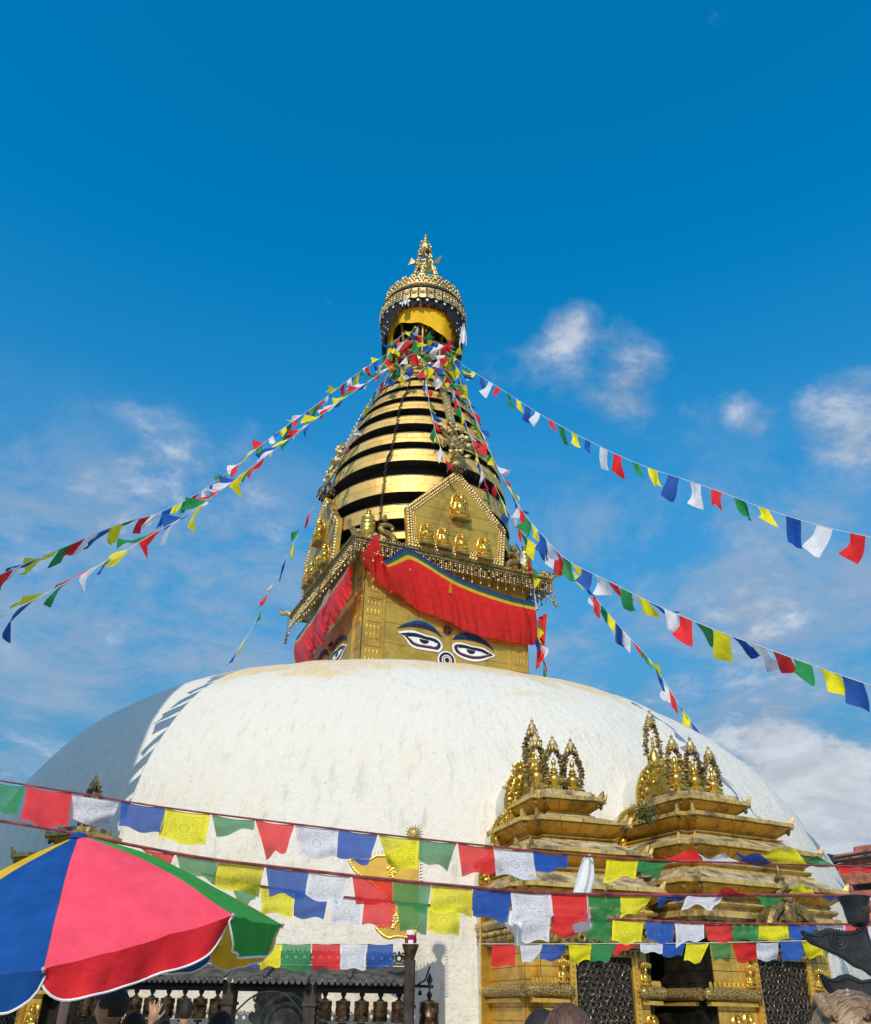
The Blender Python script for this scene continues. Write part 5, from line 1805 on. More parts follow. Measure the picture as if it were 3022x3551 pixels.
ORD = ['first', 'second', 'third', 'fourth', 'fifth', 'sixth', 'seventh', 'eighth', 'ninth']
for b in range(3):
    A, B = posts[b], posts[b + 1]
    u = V((B.x - A.x, B.y - A.y, 0))
    L = u.length
    u.normalize()
    n = V((u.y, -u.x, 0))
    if n.y > 0:
        n = -n
    M = Matrix((( u.x, -n.x, 0, A.x), (u.y, -n.y, 0, A.y), (0, 0, 1, 0), (0, 0, 0, 1)))   # local x along bay, y inwards
    if b == 0:
        m = MB(M)
        m.box((0, 0, z_beam_b / 2), (0.13, 0.13, z_beam_b))
        m.build('post', 'wood_dark', gal)
    m = MB(M)
    w_ = 0.17 if b < 2 else 0.15
    m.box((L, 0, z_beam_b / 2 + 0.05), (w_, 0.15, z_beam_b + 0.1))
    m.box((L, 0, z_w1 - 0.05), (w_ + 0.04, 0.19, 0.04))
    m.build('post', 'wood_dark', gal)
    ext = 0.0
    m = MB(M)
    m.box((L / 2, 0, z_beam_b + 0.025), (L - 0.1, 0.12, 0.055))
    m.box((L / 2, 0.0, z_beam_t - 0.0), (L - 0.1, 0.14, 0.05))
    beam = m.build('beam', 'wood_black', gal, False)
    m = MB(M)
    rs = random.Random(60 + b)
    x = 0.1
    while x < L - 0.1:
        wv = rs.uniform(0.03, 0.06)
        gapb = rs.uniform(0.015, 0.045)
        zc = (z_beam_b + 0.05 + z_beam_t - 0.02) / 2
        hz = z_beam_t - z_beam_b - 0.06
        m.box((x, 0, zc), (wv, 0.03, hz))
        m.ball((x, 0, zc + rs.uniform(-.02, .02)), 0.035, 6, 5, (1, 0.5, 1))
        x += wv / 2 + gapb + 0.03
    m.box((L / 2, 0.0, z_beam_t - 0.045), (L - 0.1, 0.035, 0.05))
    m.build('carved_frieze', 'wood_black', beam, False)
    # sheet roof
    m = MB(M)
    y0, y1 = -0.23, 0.26
    xa, xb = (-0.1 if b == 0 else 0.0), (L + 0.02 if b == 2 else L)
    m.hexa([(xa, y0, z_eave), (xb, y0, z_eave), (xb, y1, z_top), (xa, y1, z_top), (xa, y0, z_eave + 0.03), (xb, y0, z_eave + 0.03), (xb, y1, z_top + 0.03), (xa, y1, z_top + 0.03)])
    roof = m.build('roof_sheet', 'lead_roof', gal, False)
    xs = xa + 0.55
    while xs < xb:
        mm = MB(M)
        mm.tube([(xs, y0 - 0.01, z_eave + 0.05), (xs, y1, z_top + 0.05)], 0.035, 7)
        mm.ball((xs, y0 - 0.01, z_eave + 0.05), 0.042, 7, 5)
        mm.build('roof_rib', 'crest_metal', roof)
        xs += 1.12
    m = MB(M)
    ns = int((xb - xa) / 0.085)
    for i in range(ns):
        xs = xa + (i + 0.5) * (xb - xa) / ns
        pts = [(xs - 0.04, y0 - 0.012, z_eave + 0.005), (xs - 0.036, y0 - 0.012, z_eave - 0.03), (xs - 0.02, y0 - 0.012, z_eave - 0.055), (xs, y0 - 0.012, z_eave - 0.065), (xs + 0.02, y0 - 0.012, z_eave - 0.055), (xs + 0.036, y0 - 0.012, z_eave - 0.03), (xs + 0.04, y0 - 0.012, z_eave + 0.005)]
        m.plate(pts, (0, -1, 0), 0.006)
    m.box(((xa + xb) / 2, y0 - 0.012, z_eave + 0.012), (xb - xa, 0.02, 0.03))
    m.build('scalloped_edge', 'crest_metal', roof, False)['kind'] = 'stuff'
    m = MB(M)
    zc = z_top + 0.05
    m.box(((xa + xb) / 2, y1 - 0.05, zc + 0.005), (xb - xa, 0.02, 0.03))
    nn_ = int((xb - xa) / 0.12)
    for i in range(nn_):
        xs = xa + (i + 0.5) * (xb - xa) / nn_
        m.torus((xs, y1 - 0.05, zc + 0.085), 0.042, 0.016, (0, 1, 0), 10, 4)
        m.box((xs - 0.06, y1 - 0.05, zc + 0.06), (0.02, 0.016, 0.11))
        m.torus((xs + 0.06, y1 - 0.05, zc + 0.135), 0.022, 0.012, (0, 1, 0), 8, 4)
        m.ball((xs, y1 - 0.05, zc + 0.15), 0.022, 6, 4, (1, 0.6, 1.5))
    m.box(((xa + xb) / 2, y1 - 0.05, zc + 0.035), (xb - xa, 0.016, 0.02))
    m.build('roof_crest', 'crest_metal', roof, False)['kind'] = 'stuff'
    # rail under the wheels
    if b != 1:
        m = MB(M)
        m.box((L / 2, 0, z_w0 - 0.15), (L - 0.1, 0.16, 0.06))
        m.build('lower_rail', 'wood_dark', gal, False)
        xsrc = [296, 347, 404, 464, 520, 577, 634, 691, 749] if b == 0 else [1125, 1189, 1254, 1319, 1383]
        for i, x in enumerate(xsrc):
            p = onplane(x, 3505, A, n)
            p = V((p.x, p.y, 0))
            where = 'in the long bay behind the people' if b == 0 else 'in the short bay by the banner pole'
            wheel(p, 0.10, z_w0, z_w1, z_beam_b, 'spinning_prayer_drum', f'{ORD[i]} bronze prayer wheel from the left {where}', 'small prayer wheels in the gallery')

# carved stone niche seen through the middle bay
A, B = posts[1], posts[2]
nc = on_circle(1005, 3500, 12.05)
nz = V((AX - nc.x, AY - nc.y, 0)).normalized() * -1
nt = V((-nz.y, nz.x, 0))
if nt.x < 0:
    nt = -nt
M = Matrix(((nt.x, -nz.x, 0, nc.x), (nt.y, -nz.y, 0, nc.y), (0, 0, 1, 0), (0, 0, 0, 1)))
niche = thing('stone_niche', (nc.x, nc.y, 0), 'carved grey stone niche with round arch behind the middle bay of the gallery', 'niche')
zc = on_circle(1005, 3560, 12.05).z
m = MB(M)
poly = [(-0.56, 0, 0.0), (0.56, 0, 0.0), (0.46, 0, zc + 0.52), (0.30, 0, zc + 0.66), (-0.30, 0, zc + 0.66), (-0.46, 0, zc + 0.52)]
m.plate([(x, 0.0, z) for x, _, z in poly], (0, -1, 0), 0.16)
m.build('slab', 'grey_stone', niche, False)
for k, (r0, r_, nb, br) in enumerate(((0.41, 0.035, 22, 0.045), (0.30, 0.03, 16, 0.04), (0.22, 0.028, 0, 0))):
    m = MB(M)
    pts = [(r0 * math.cos(a), -0.17, zc + r0 * math.sin(a)) for a in (math.pi * i / 24 for i in range(25))]
    pts = [(r0, -0.17, zc - 0.5)] + pts + [(-r0, -0.17, zc - 0.5)]
    m.tube(pts, r_, 7)
    m.build('arch_moulding', 'grey_stone', niche)
m = MB(M)
rs = random.Random(70)
for i in range(15):
    a = math.pi * (i + 0.5) / 15
    m.torus((0.355 * math.cos(a), -0.17, zc + 0.355 * math.sin(a)), 0.038, 0.014, (0, 1, 0), 10, 4)
    m.ball((0.355 * math.cos(a), -0.17, zc + 0.355 * math.sin(a)), 0.02)
for i in range(70):
    sg = rs.choice((-1, 1))
    z = rs.uniform(zc - 0.4, zc + 0.62)
    x = sg * rs.uniform(0.3, 0.52)
    if x * x + max(0, z - zc) ** 2 < 0.46 ** 2 and z > zc or (z <= zc and abs(x) < 0.45):
        continue
    m.torus((x, -0.16, z), rs.uniform(0.02, 0.045), 0.013, (0, 1, 0), 9, 4)
m.build('scroll_carving', 'grey_stone', niche)['kind'] = 'stuff'
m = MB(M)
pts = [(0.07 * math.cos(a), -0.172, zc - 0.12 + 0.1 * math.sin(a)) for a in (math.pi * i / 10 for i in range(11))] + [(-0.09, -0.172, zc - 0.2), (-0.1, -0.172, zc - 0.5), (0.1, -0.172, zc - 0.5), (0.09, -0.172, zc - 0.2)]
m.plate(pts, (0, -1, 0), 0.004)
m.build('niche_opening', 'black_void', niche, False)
# thin iron hoop in front of the niche
m = MB()
pts = [on_circle(x, y, RW + 0.15) for x, y in ((800, 3535), (830, 3497), (880, 3455), (930, 3440), (985, 3448), (1030, 3490), (1055, 3540), (1065, 3580))]
m.tube(spline(pts, 36), 0.012, 6)
a0 = pts[0]
m.tube([a0, V((a0.x, a0.y, 0))], 0.012, 6)
m.tube([pts[-1], V((pts[-1].x, pts[-1].y, 0))], 0.012, 6)
tag(m.build('iron_hoop', 'iron'), 'thin black iron hoop arching in front of the stone niche', 'hoop')

# large single wheel on a bracket at the end of the gallery
bw = on_circle(1489, 3500, 12.6)
zt = on_circle(1489, 3478, 12.6).z
big_w = wheel(V((bw.x, bw.y, 0)), 0.135, zt - 0.52, zt, on_circle(1489, 3424, 12.6).z, 'spinning_prayer_drum', 'large plain bronze prayer wheel standing alone beside the banner pole', None)
zb = on_circle(1489, 3422, 12.6).z
pb = posts[3]
m = MB()
m.tube([V((pb.x, pb.y, zb)), V((bw.x + 0.05, bw.y, zb))], 0.022, 6)
m.tube([V((pb.x + 0.12, pb.y, zb + 0.02)), on_circle(1475, 3400, 12.6), on_circle(1492, 3352, 12.6)], 0.013, 6)
m.lathe([(0.02, 0), (0.025, 0.02), (0.035, 0.03), (0.045, 0.06), (0.0, 0.16)], (bw.x, bw.y, zb + 0.02), 8)
br = m.build('wheel_bracket', 'iron', big_w)
hb_ = on_circle(1457, 3452, 12.62)
bell = thing('hanging_bell', hb_, 'small bronze bell hanging on a chain beside the banner pole', 'bell')
m = MB()
m.lathe([(0.034, 0), (0.028, 0.02), (0.02, 0.05), (0.012, 0.06), (0.0, 0.065)], hb_, 12)
m.build('bell_body', 'bronze', bell)
m = MB()
for i in range(6):
    m.torus(hb_ + V((0, 0, 0.08 + 0.022 * i)), 0.011, 0.003, (1, 0, 0) if i % 2 else (0, 1, 0), 8, 4)
m.build('chain', 'chain_metal', bell)

# ------------------------------------------------------------------ gold metal banner on its pole
YP = 13.45
pole = thing('banner_pole', at(1420, 3500, YP) * 1.0, 'tall pole carrying a gold metal banner with a spiky round finial before the dome', 'banner pole')
base_ = at(1421, 3400, YP)
PX, PY = base_.x, base_.y
pole.location = (PX, PY, 0)
bpy.context.view_layer.update()
zp = lambda y: at(1430, y, YP).z
m = MB()
m.tube([(PX, PY, 0), (PX, PY, zp(3330))], 0.075, 8)
m.build('shaft', 'wood_dark', pole)
m = MB()
m.lathe([(0.05, zp(3345)), (0.07, zp(3340)), (0.06, zp(3325)), (0.075, zp(3312)), (0.10, zp(3292)), (0.115, zp(3280)), (0.12, zp(3276)), (0.05, zp(3272)), (0.05, zp(2960))], (PX, PY, 0), 14)
m.build('brass_capital', 'bronze', pole)
m = MB()
fz = zp(2893)
m.ball((PX, PY, fz), 0.085, 12, 8, (1, 0.4, 1))
m.torus((PX, PY, fz), 0.075, 0.02, (0, 1, 0), 16, 6)
for i in range(18):
    a = 2 * math.pi * i / 18
    d_ = V((math.cos(a), 0, math.sin(a)))
    m.tube([V((PX, PY, fz)) + d_ * 0.08, V((PX, PY, fz)) + d_ * 0.145], 0.012, 5, 0.002)
m.lathe([(0.05, -0.22), (0.06, -0.2), (0.03, -0.14), (0.05, -0.11), (0.02, -0.08)], (PX, PY, fz), 10)
m.build('spiky_finial', 'gold_dark', pole)
Z7 = lambda x, y: (900 + x * 0.5102, 2850 + y * 0.5102)
fp = [(1085, 175), (1000, 160), (930, 200), (850, 235), (800, 235), (750, 262), (700, 262), (620, 262), (640, 320), (690, 370), (780, 430), (850, 500), (900, 590), (940, 660), (905, 715), (800, 715), (830, 765), (880, 792), (940, 782), (1020, 790), (1050, 770), (1085, 700)]
yy = YP - 0.03
P = [at(*Z7(x, y), yy) for x, y in fp]
m = MB().plate(P, (0, -1, 0), 0.02)
flag = m.build('gold_banner', 'gold_sheet', pole, False)
m = MB()
cl = spline(P[1:], 90)
for i, p in enumerate(cl):
    m.ball(p + V((0, -0.015, 0)), 0.022, 6, 4)
for i in range(14):
    p = at(*Z7(1090, 120 + i * 22), yy)
    m.tube([p, p + V((0.05, 0, 0.015))], 0.012, 4, 0.002)
for i in range(9):
    p = at(*Z7(760 + i * 25, 250 - i * 9), yy)
    m.tube([p, p + V((0, 0, 0.05))], 0.012, 4, 0.002)
m.build('embossed_rim', 'gold_bright', flag)['kind'] = 'stuff'
m = MB()
rs = random.Random(81)
for (cx_, cy_, k) in ((905, 340, 1.0), (910, 680, 0.9)):
    for i in range(26):
        a, r_ = rs.uniform(0, 6.28), rs.uniform(0, 36)
        m.ball(at(*Z7(cx_ + r_ * math.cos(a), cy_ + 1.3 * r_ * math.sin(a)), yy) + V((0, -0.02, 0)), 0.02, 6, 4)
m.build('embossed_emblem', 'gold_bright', flag)
rb = thing('pole_ribbon', (PX, PY, zp(3270)), 'white and magenta ribbon wrapped round the banner pole above its brass collar', 'ribbon')
for (ya, yb_, mt, nm) in ((3228, 3244, 'khata_white', 'white_cloth'), (3244.5, 3274, 'ribbon_magenta', 'magenta_cloth')):
    m = MB()
    m.lathe([(0.078, zp(yb_)), (0.082, (zp(ya) + zp(yb_)) / 2), (0.076, zp(ya))], (PX, PY, 0), 14, cap=False)
    m.build(nm, mt, rb)
m = MB()
m.plate([(PX - 0.03, PY - 0.084, zp(3274)), (PX + 0.035, PY - 0.084, zp(3274)), (PX + 0.035, PY - 0.084, zp(3262)), (PX - 0.03, PY - 0.084, zp(3262))], (0, -1, 0), 0.004)
m.build('white_patch', 'white_paint', rb, False)

# ------------------------------------------------------------------ black iron banners at the right edge
YI = 5.2
Z6 = lambda x, y: (2522 + x * 0.2834, 3050 + y * 0.2834)
pp = at(*Z6(1690, 700), YI)
ib = thing('iron_banner_pole', (pp.x, pp.y, 0), 'black iron pole with two leaf-shaped metal pennants at the right edge', 'banner pole')
m = MB()
top = at(*Z6(1640, 590), YI)
bot = at(*Z6(1790, 1250), YI)
m.tube([V((pp.x + 0.03, YI, 0)), V((pp.x + 0.03, YI, bot.z)), top], 0.03, 8)
m.build('shaft', 'iron', ib)
m = MB()
cz = at(*Z6(1625, 585), YI)
m.lathe([(0.03, 0), (0.055, 0.02), (0.062, 0.06), (0.066, 0.10), (0.085, 0.15), (0.075, 0.155), (0.03, 0.15)], cz, 14)
m.build('cup', 'iron', ib)
m = MB()
pts = [at(*Z6(1640, 440), YI), at(*Z6(1600, 350), YI), at(*Z6(1530, 260), YI), at(*Z6(1500, 215), YI)]
m.tube(spline(pts, 10), [0.055, 0.06, 0.065, 0.066, 0.066, 0.065, 0.06, 0.05, 0.04, 0.03, 0.02], 8)
m.build('finial', 'wood_dark', ib)
for nm, poly in (('pennant', [(1650, 610), (1560, 640), (1440, 650), (1320, 635), (1240, 625), (1150, 650), (1100, 675), (1000, 670), (915, 645), (960, 715), (1030, 785), (1130, 825), (1230, 865), (1320, 905), (1400, 945), (1470, 1005), (1550, 1060), (1640, 1095), (1764, 1190), (1790, 1190), (1700, 760)]),
                 ('pennant', [(1900, 1215), (1764, 1235), (1640, 1250), (1560, 1225), (1480, 1195), (1400, 1200), (1330, 1232), (1270, 1232), (1200, 1205), (1145, 1175), (1180, 1260), (1215, 1330), (1280, 1390), (1370, 1450), (1470, 1500), (1600, 1540), (1764, 1560), (1900, 1560)])):
    P = [at(*Z6(x, y), YI - 0.02) for x, y in poly]
    pen = MB().plate(P, (0, -1, 0), 0.012).build(nm, 'iron', ib, False)
    m = MB()
    cl = spline(P[: len(P) - 2], 70)
    cen = sum(P, V()) / len(P)
    m.tube([p.lerp(cen, 0.04) + V((0, -0.014, 0)) for p in cl], 0.008, 5)
    m.tube([p.lerp(cen, 0.16) + V((0, -0.014, 0)) for p in cl], 0.005, 5)
    for i, p in enumerate(cl):
        q_ = p.lerp(cen, 0.02)
        o_ = (p - cen).normalized()
        m.tube([q_ + V((0, -0.012, 0)), q_ + o_ * 0.014 + V((0, -0.006, 0))], 0.008, 4, 0.003)
    if poly[0][0] == 1650:
        c = at(*Z6(1330, 750), YI) + V((0, -0.03, 0))
        for r_ in (0.045, 0.028, 0.012):
            m.torus(c, r_, 0.006, (0, 1, 0), 18, 5)
    m.build('embossed_line', 'iron', pen)

# ------------------------------------------------------------------ parasol in the foreground
UC = V((-1.963, 5.458, 1.79))
UH, UR = 0.60, 1.15
uax = V((math.sin(-0.144), math.sin(-0.121), 0))
uax.z = math.sqrt(1 - uax.dot(uax))
ue1 = (V((1, 0, 0)) - uax * uax.x).normalized()
ue2 = uax.cross(ue1)
um = thing('market_parasol', (UC.x - uax.x * 1.8, UC.y - uax.y * 1.8, 0), 'large market parasol with blue, pink, green and yellow panels and white piping', 'parasol')
apex = UC + uax * UH
COLS = ['parasol_pink', 'parasol_green', 'parasol_yellow', 'parasol_blue']
VAL = ['parasol_red', 'parasol_green', 'parasol_yellow', 'parasol_blue']


def rim(k, f=1.0):
    a = -1.324 + k * math.pi / 4
    bent = {0: -0.045, 1: 0.065, 2: -0.03, 3: -0.11, 4: 0.0, 5: 0.06, 6: 0.04}.get(k % 8, 0.0)      # old ribs, some bent
    return UC + (ue1 * math.cos(a) + ue2 * math.sin(a)) * UR * f + V((0, 0, bent))


for k in range(8):
    A, B = rim(k), rim(k + 1)

    def pan(u, v):
        e = A.lerp(B, u)
        p = apex.lerp(e, v)
        bulge = 0.10 * math.sin(math.pi * v) * (0.6 + 0.4 * math.sin(math.pi * u)) - 0.012 * v * math.sin(math.pi * u)
        wr = 0.010 * mnoise.noise(V((u * 7 + 3 * k, v * 5, 0.3))) * v + 0.006 * math.sin((u - 0.5) * 26 * (1.2 - v)) * v * (1 - v) * 2
        return p + uax * (bulge * 0.8 + wr)
    o = MB().grid(pan, 14, 14).build('panel', COLS[k % 4], um, True, 80)
    rs = random.Random(k)
    ph = rs.uniform(0, 6)

    def valp(u, v):
        e = pan(u, 1.0)
        out = ((A + B) / 2 - UC).normalized()
        edge = min(u, 1 - u)
        drop = 0.165 * (1 - math.exp(-edge * 16) * 0.85)
        return e - V((0, 0, 1)) * drop * v + out * (0.018 * math.sin(u * 11 + ph) * v + 0.01 * math.sin(u * 31) * v) - out * 0.03 * v
    val = MB().grid(valp, 24, 5).build('valance', VAL[k % 4], um, True, 80)
    m = MB()
    m.tube([valp(i / 30, 1.0) for i in range(31)], 0.0055, 5)
    m.tube([valp(0, v / 4) for v in range(5)], 0.005, 5)
    m.build('piping', 'white_paint', val)
    m = MB()
    m.tube([apex - uax * 0.06] + [pan(0, i / 8) - uax * 0.05 for i in range(1, 8)] + [pan(0, 1.0) - uax * 0.012], 0.007, 5)
    m.ball(A, 0.011)
    m.build('rib', 'pole_pink', um)
m = MB()
m.tube([UC - uax * 0.0 + V((0, 0, -UC.z)) - uax * 0 + V((-uax.x * -0.0, 0, 0)), UC, apex], 0.024, 10)
m.build('pole', 'pole_pink', um)
m = MB()
m.lathe([(0.06, -0.02), (0.045, 0.005), (0.015, 0.015), (0, 0.02)], apex + uax * 0.0, 12)
m.build('cap', 'parasol_blue', um)

# ------------------------------------------------------------------ brick houses far to the right
hb = thing('rooftop_house', at(2960, 3300, 62).xy.to_3d(), 'distant red brick house with tiled awning and rooftop railing at the right edge', 'house')
Z8 = lambda x, y: (2250 + x * 0.4376, 2800 + y * 0.4376)


def quadbox(name, mat, px, Y, depth, parent):
    P = [at(*Z8(x, y), Y) for x, y in px]
    return MB().plate(P, (0, 1, 0), depth).build(name, mat, parent, False)


quadbox('wall', 'brick_red', [(1475, 450), (2100, 380), (2100, 1500), (1475, 1500)], 62, 10, hb)
quadbox('parapet', 'brick_red', [(1475, 375), (1640, 350), (1640, 312), (1755, 295), (1900, 300), (1900, 420), (1475, 440)], 61.9, 0.3, hb)
for i, (x0, y0, x1, y1) in enumerate(((1470, 440, 1470, 395), (1600, 420, 1595, 375), (1720, 400, 1718, 345), (1850, 380, 1850, 330), (1470, 405, 1850, 338), (1470, 432, 1850, 380))):
    m = MB()
    m.tube([at(*Z8(x0, y0), 61.4), at(*Z8(x1, y1), 61.4)], 0.10, 6)
    m.build('railing', 'iron', hb)
rs = random.Random(90)
aw = MB()
tiles_parent = quadbox('awning', 'core_dark', [(1520, 505), (1770, 470), (1900, 455), (1900, 600), (1600, 610)], 58.2, 0.2, hb)
for r_ in range(9):
    for c_ in range(26):
        x = 1515 + c_ * 16 + r_ * 9
        y = 508 + r_ * 12 - c_ * 2.0
        if x > 1900:
            continue
        p = at(*Z8(x, y), 58.0 - 0.15 * r_)
        m = MB()
        m.box(p, (0.46, 0.5, 0.16), -0.1)
        m.build('roof_tile', 'roof_tile', tiles_parent, False)
quadbox('lower_wall', 'core_dark', [(1640, 610), (1900, 590), (1900, 640), (1660, 655)], 58.6, 0.5, hb)
tk = thing('water_tank', at(*Z8(1430, 440), 63), 'black plastic water tank on the rooftop beyond the dome', 'tank')
m = MB()
pz = at(*Z8(1430, 445), 63)
hT = at(*Z8(1430, 372), 63).z - pz.z
m.lathe([(0.5, -2.5), (0.55, 0), (0.62, 0.05 * hT), (0.62, 0.7 * hT), (0.45, 0.88 * hT), (0.2, 0.95 * hT), (0.2, hT), (0, hT)], pz, 18)
m.build('tank_body', 'tank_black', tk)
m = MB()
m.box((pz.x, pz.y, (pz.z - 2.4) / 2), (1.4, 1.4, pz.z - 2.4))
m.build('tank_stand', 'brick_red', tk, False)

# ------------------------------------------------------------------ prayer flags
def interp_px(pts, YA, YB, n):
    """pixel path with straight-line depth from YA to YB -> dense 3D polyline (a cord in space)"""
    sp_ = spline([(x, y, 0) for x, y in pts], n)
    cum = [0.0]
    for a, b in zip(sp_[:-1], sp_[1:]):
        cum.append(cum[-1] + (b - a).length)
    res = []
    for p, c in zip(sp_, cum):
        f = c / cum[-1]
        Y = 1 / ((1 - f) / YA + f / YB)
        res.append(at(p.x, p.y, Y))
    return res


def walk(pl, s):
    for a, b in zip(pl[:-1], pl[1:]):
        L = (b - a).length
        if s <= L:
            return a + (b - a) * (s / L)
        s -= L
    return pl[-1].copy()


def plen(pl):
    return sum((b - a).length for a, b in zip(pl[:-1], pl[1:]))


def flag_mesh(p0, p1, hvec, h, rr, curl):
    """small wind-blown flag hanging from p0-p1 along hvec; one lower corner may be blown over"""
    u = p1 - p0
    nrm = u.cross(hvec).normalized()
    fl = rr.choice((-1, 1))
    side = rr.random()
    ph, am = rr.uniform(0, 6.28), rr.uniform(0.04, 0.13)
    pinch = rr.uniform(0.0, 0.55) * curl

    def pos(a, b):
        s = a
        if b > 0:
            s = 0.5 + (a - 0.5) * (1 - pinch * b * 0.8)
            if side < 0.4:
                s = 1 - (1 - a) * (1 - pinch * b)
            elif side < 0.8:
                s = a * (1 - pinch * b)
        p = p0 + u * s + hvec * (h * b)
        p = p + nrm * (am * h * (math.sin(ph + 5.2 * a + 3.1 * b) * b * 1.6) + fl * 0.35 * curl * h * b * b)
        cx_ = (a if fl > 0 else 1 - a)
        k = max(0.0, cx_ + b - 1.35) * curl
        return p + nrm * (k * h * 0.9 * fl) - hvec * (k * h * 0.55)
    return MB().grid(pos, 6, 7)


CYC = ['b', 'w', 'r', 'g', 'y']


def string(name_label, pts, YA, YB, n, w_, h, start, seed, wind=(0, 0, 0), cord='cord_white', margin=(0.02, 0.0), curl=0.5, cr=0.006, order=None, jit=0.35):
    rr = random.Random(seed)
    pl = interp_px(pts, YA, YB, 60)
    root = MB()
    root.tube(pl[::2] + ([pl[-1]] if len(pl) % 2 == 0 else []), cr, 5)
    ro = tag(root.build('prayer_flag_string', cord), name_label, 'prayer flags', 'strings of prayer flags')
    L = plen(pl)
    step = L * (1 - margin[0] - margin[1]) / n
    for i in range(n):
        s = L * margin[0] + step * (i + 0.12 + rr.uniform(-0.08, 0.08))
        ww = min(w_ * rr.uniform(0.85, 1.1), step * 0.97)
        p0, p1 = walk(pl, s), walk(pl, s + ww)
        hv = V((wind[0] + rr.uniform(-jit, jit), wind[1] + rr.uniform(-jit, jit), -1 + wind[2] + rr.uniform(0, .15))).normalized()
        k = (order or CYC)[(start + i) % 5]
        mb = flag_mesh(p0, p1, hv, h * rr.uniform(0.85, 1.15), rr, curl * rr.uniform(0.2, 1.3))
        mb.build('flag', 'flag_' + k, ro, True, 80)
    return ro


def dome_hit(x, y):
    d_ = ray(x, y)
    t = 9.0
    while t < 40:
        p = CAM + d_ * t
        rx, ry = p.x - AX, p.y - AY
        rho = math.hypot(rx, ry)
        if p.z < 9.7 and rho < dome_r(p.z, rx / rho):
            return p
        t += 0.02
    return None


D2 = lambda pts: [(x * 1.7131, y * 1.7131) for x, y in pts]
string('upper of the two prayer flag strings running from the spire to the left edge', D2([(790, 712), (715, 762), (640, 820), (545, 888), (430, 980), (330, 1035), (240, 1062), (130, 1108), (30, 1150), (-70, 1195)]), 26.2, 14.3, 52, 0.42, 0.54, 3, 101, (-0.2, -0.3, 0.1))
string('lower of the two prayer flag strings running from the spire to the left edge', D2([(800, 738), (720, 790), (640, 848), (530, 930), (400, 1028), (320, 1075), (240, 1122), (130, 1182), (0, 1250), (-70, 1285)]), 26.2, 12.1, 42, 0.36, 0.56, 1, 102, (-0.75, 0.0, 0.3))
foot = dome_hit(787, 2331)
string('steep prayer flag string dropping from the spire to the left shoulder of the dome', D2([(800, 745), (765, 785), (733, 840), (700, 915), (665, 972), (612, 1065), (562, 1165), (517, 1260), (475, 1325), (452, 1352)]), 26.0, foot.y if foot else 22.0, 19, 0.34, 0.48, 2, 103, (-0.15, -0.25, 0.05), margin=(0.05, 0.0), curl=0.3, cr=0.004)
string('highest prayer flag string sweeping from the spire to the right edge', D2([(925, 732), (1000, 778), (1100, 842), (1200, 896), (1300, 942), (1430, 985), (1550, 1030), (1660, 1064), (1764, 1088), (1860, 1112)]), 26.2, 13.5, 26, 0.38, 0.58, 3, 104, (-0.08, 0, 0), margin=(0.03, 0.0), order=['b', 'w', 'r', 'g', 'y'])
string('prayer flag string running from the spire past the tower corner to the lower right edge', D2([(920, 742), (962, 845), (1012, 955), (1062, 1040), (1105, 1090), (1150, 1135), (1230, 1175), (1330, 1225), (1450, 1276), (1550, 1312), (1640, 1345), (1764, 1388), (1860, 1420)]), 26.0, 13.0, 48, 0.40, 0.50, 0, 105, (0.25, 0, 0.1), margin=(0.02, 0.0))
string('prayer flag string dropping from the spire to the right shoulder of the dome', D2([(915, 750), (946, 850), (985, 940), (1020, 1020), (1068, 1090), (1130, 1130), (1180, 1175), (1210, 1215), (1260, 1275), (1320, 1340), (1370, 1418), (1408, 1470), (1432, 1497)]), 25.6, 23.8, 44, 0.40, 0.50, 3, 106, (0.1, 0, 0), margin=(0.02, 0.0))
string('short prayer flag string hanging down the front of the golden rings', D2([(858, 742), (866, 790), (872, 830), (884, 880), (902, 932)]), 24.6, 22.9, 14, 0.38, 0.48, 4, 107, (0.05, 0, 0))
string('prayer flag string trailing behind the right corner of the eye tower', D2([(1040, 1090), (1075, 1150), (1085, 1235), (1092, 1290), (1100, 1340), (1107, 1378)]), 24.5, 25.5, 15, 0.34, 0.44, 0, 108, (0, 0, 0), margin=(0.0, 0.0))
string('prayer flag string crossing the front of the canopy neck', D2([(772, 745), (800, 700), (835, 690), (870, 700), (905, 712), (935, 735)]), 24.9, 24.9, 15, 0.32, 0.46, 1, 109, (0, 0, 0), margin=(0.0, 0.0), curl=0.9, jit=0.85)
string('second prayer flag string looped below the canopy neck', D2([(785, 770), (812, 735), (840, 715), (872, 738), (905, 722), (940, 765)]), 24.7, 24.7, 13, 0.34, 0.48, 3, 110, (0, 0, 0), margin=(0.0, 0.0), curl=0.9, jit=0.85)

string('prayer flag string draped low round the neck under the canopy', D2([(778, 775), (800, 735), (832, 765), (868, 742), (900, 772), (945, 780)]), 24.5, 24.5, 15, 0.34, 0.46, 0, 111, (0, 0, 0), margin=(0.0, 0.0), curl=0.9, jit=0.85)
string('tangled prayer flag string just under the yellow canopy cloth', D2([(800, 690), (825, 672), (850, 680), (872, 690), (900, 700), (925, 715)]), 25.0, 25.0, 13, 0.30, 0.44, 2, 112, (0, 0, 0), margin=(0.0, 0.0), curl=0.9, jit=0.85)
string('prayer flag string slanting from the neck down the right side of the rings', D2([(880, 715), (900, 760), (925, 810), (948, 870), (970, 935), (990, 1000)]), 24.8, 24.4, 18, 0.36, 0.46, 1, 113, (0.1, 0, 0), margin=(0.0, 0.0), curl=0.8)

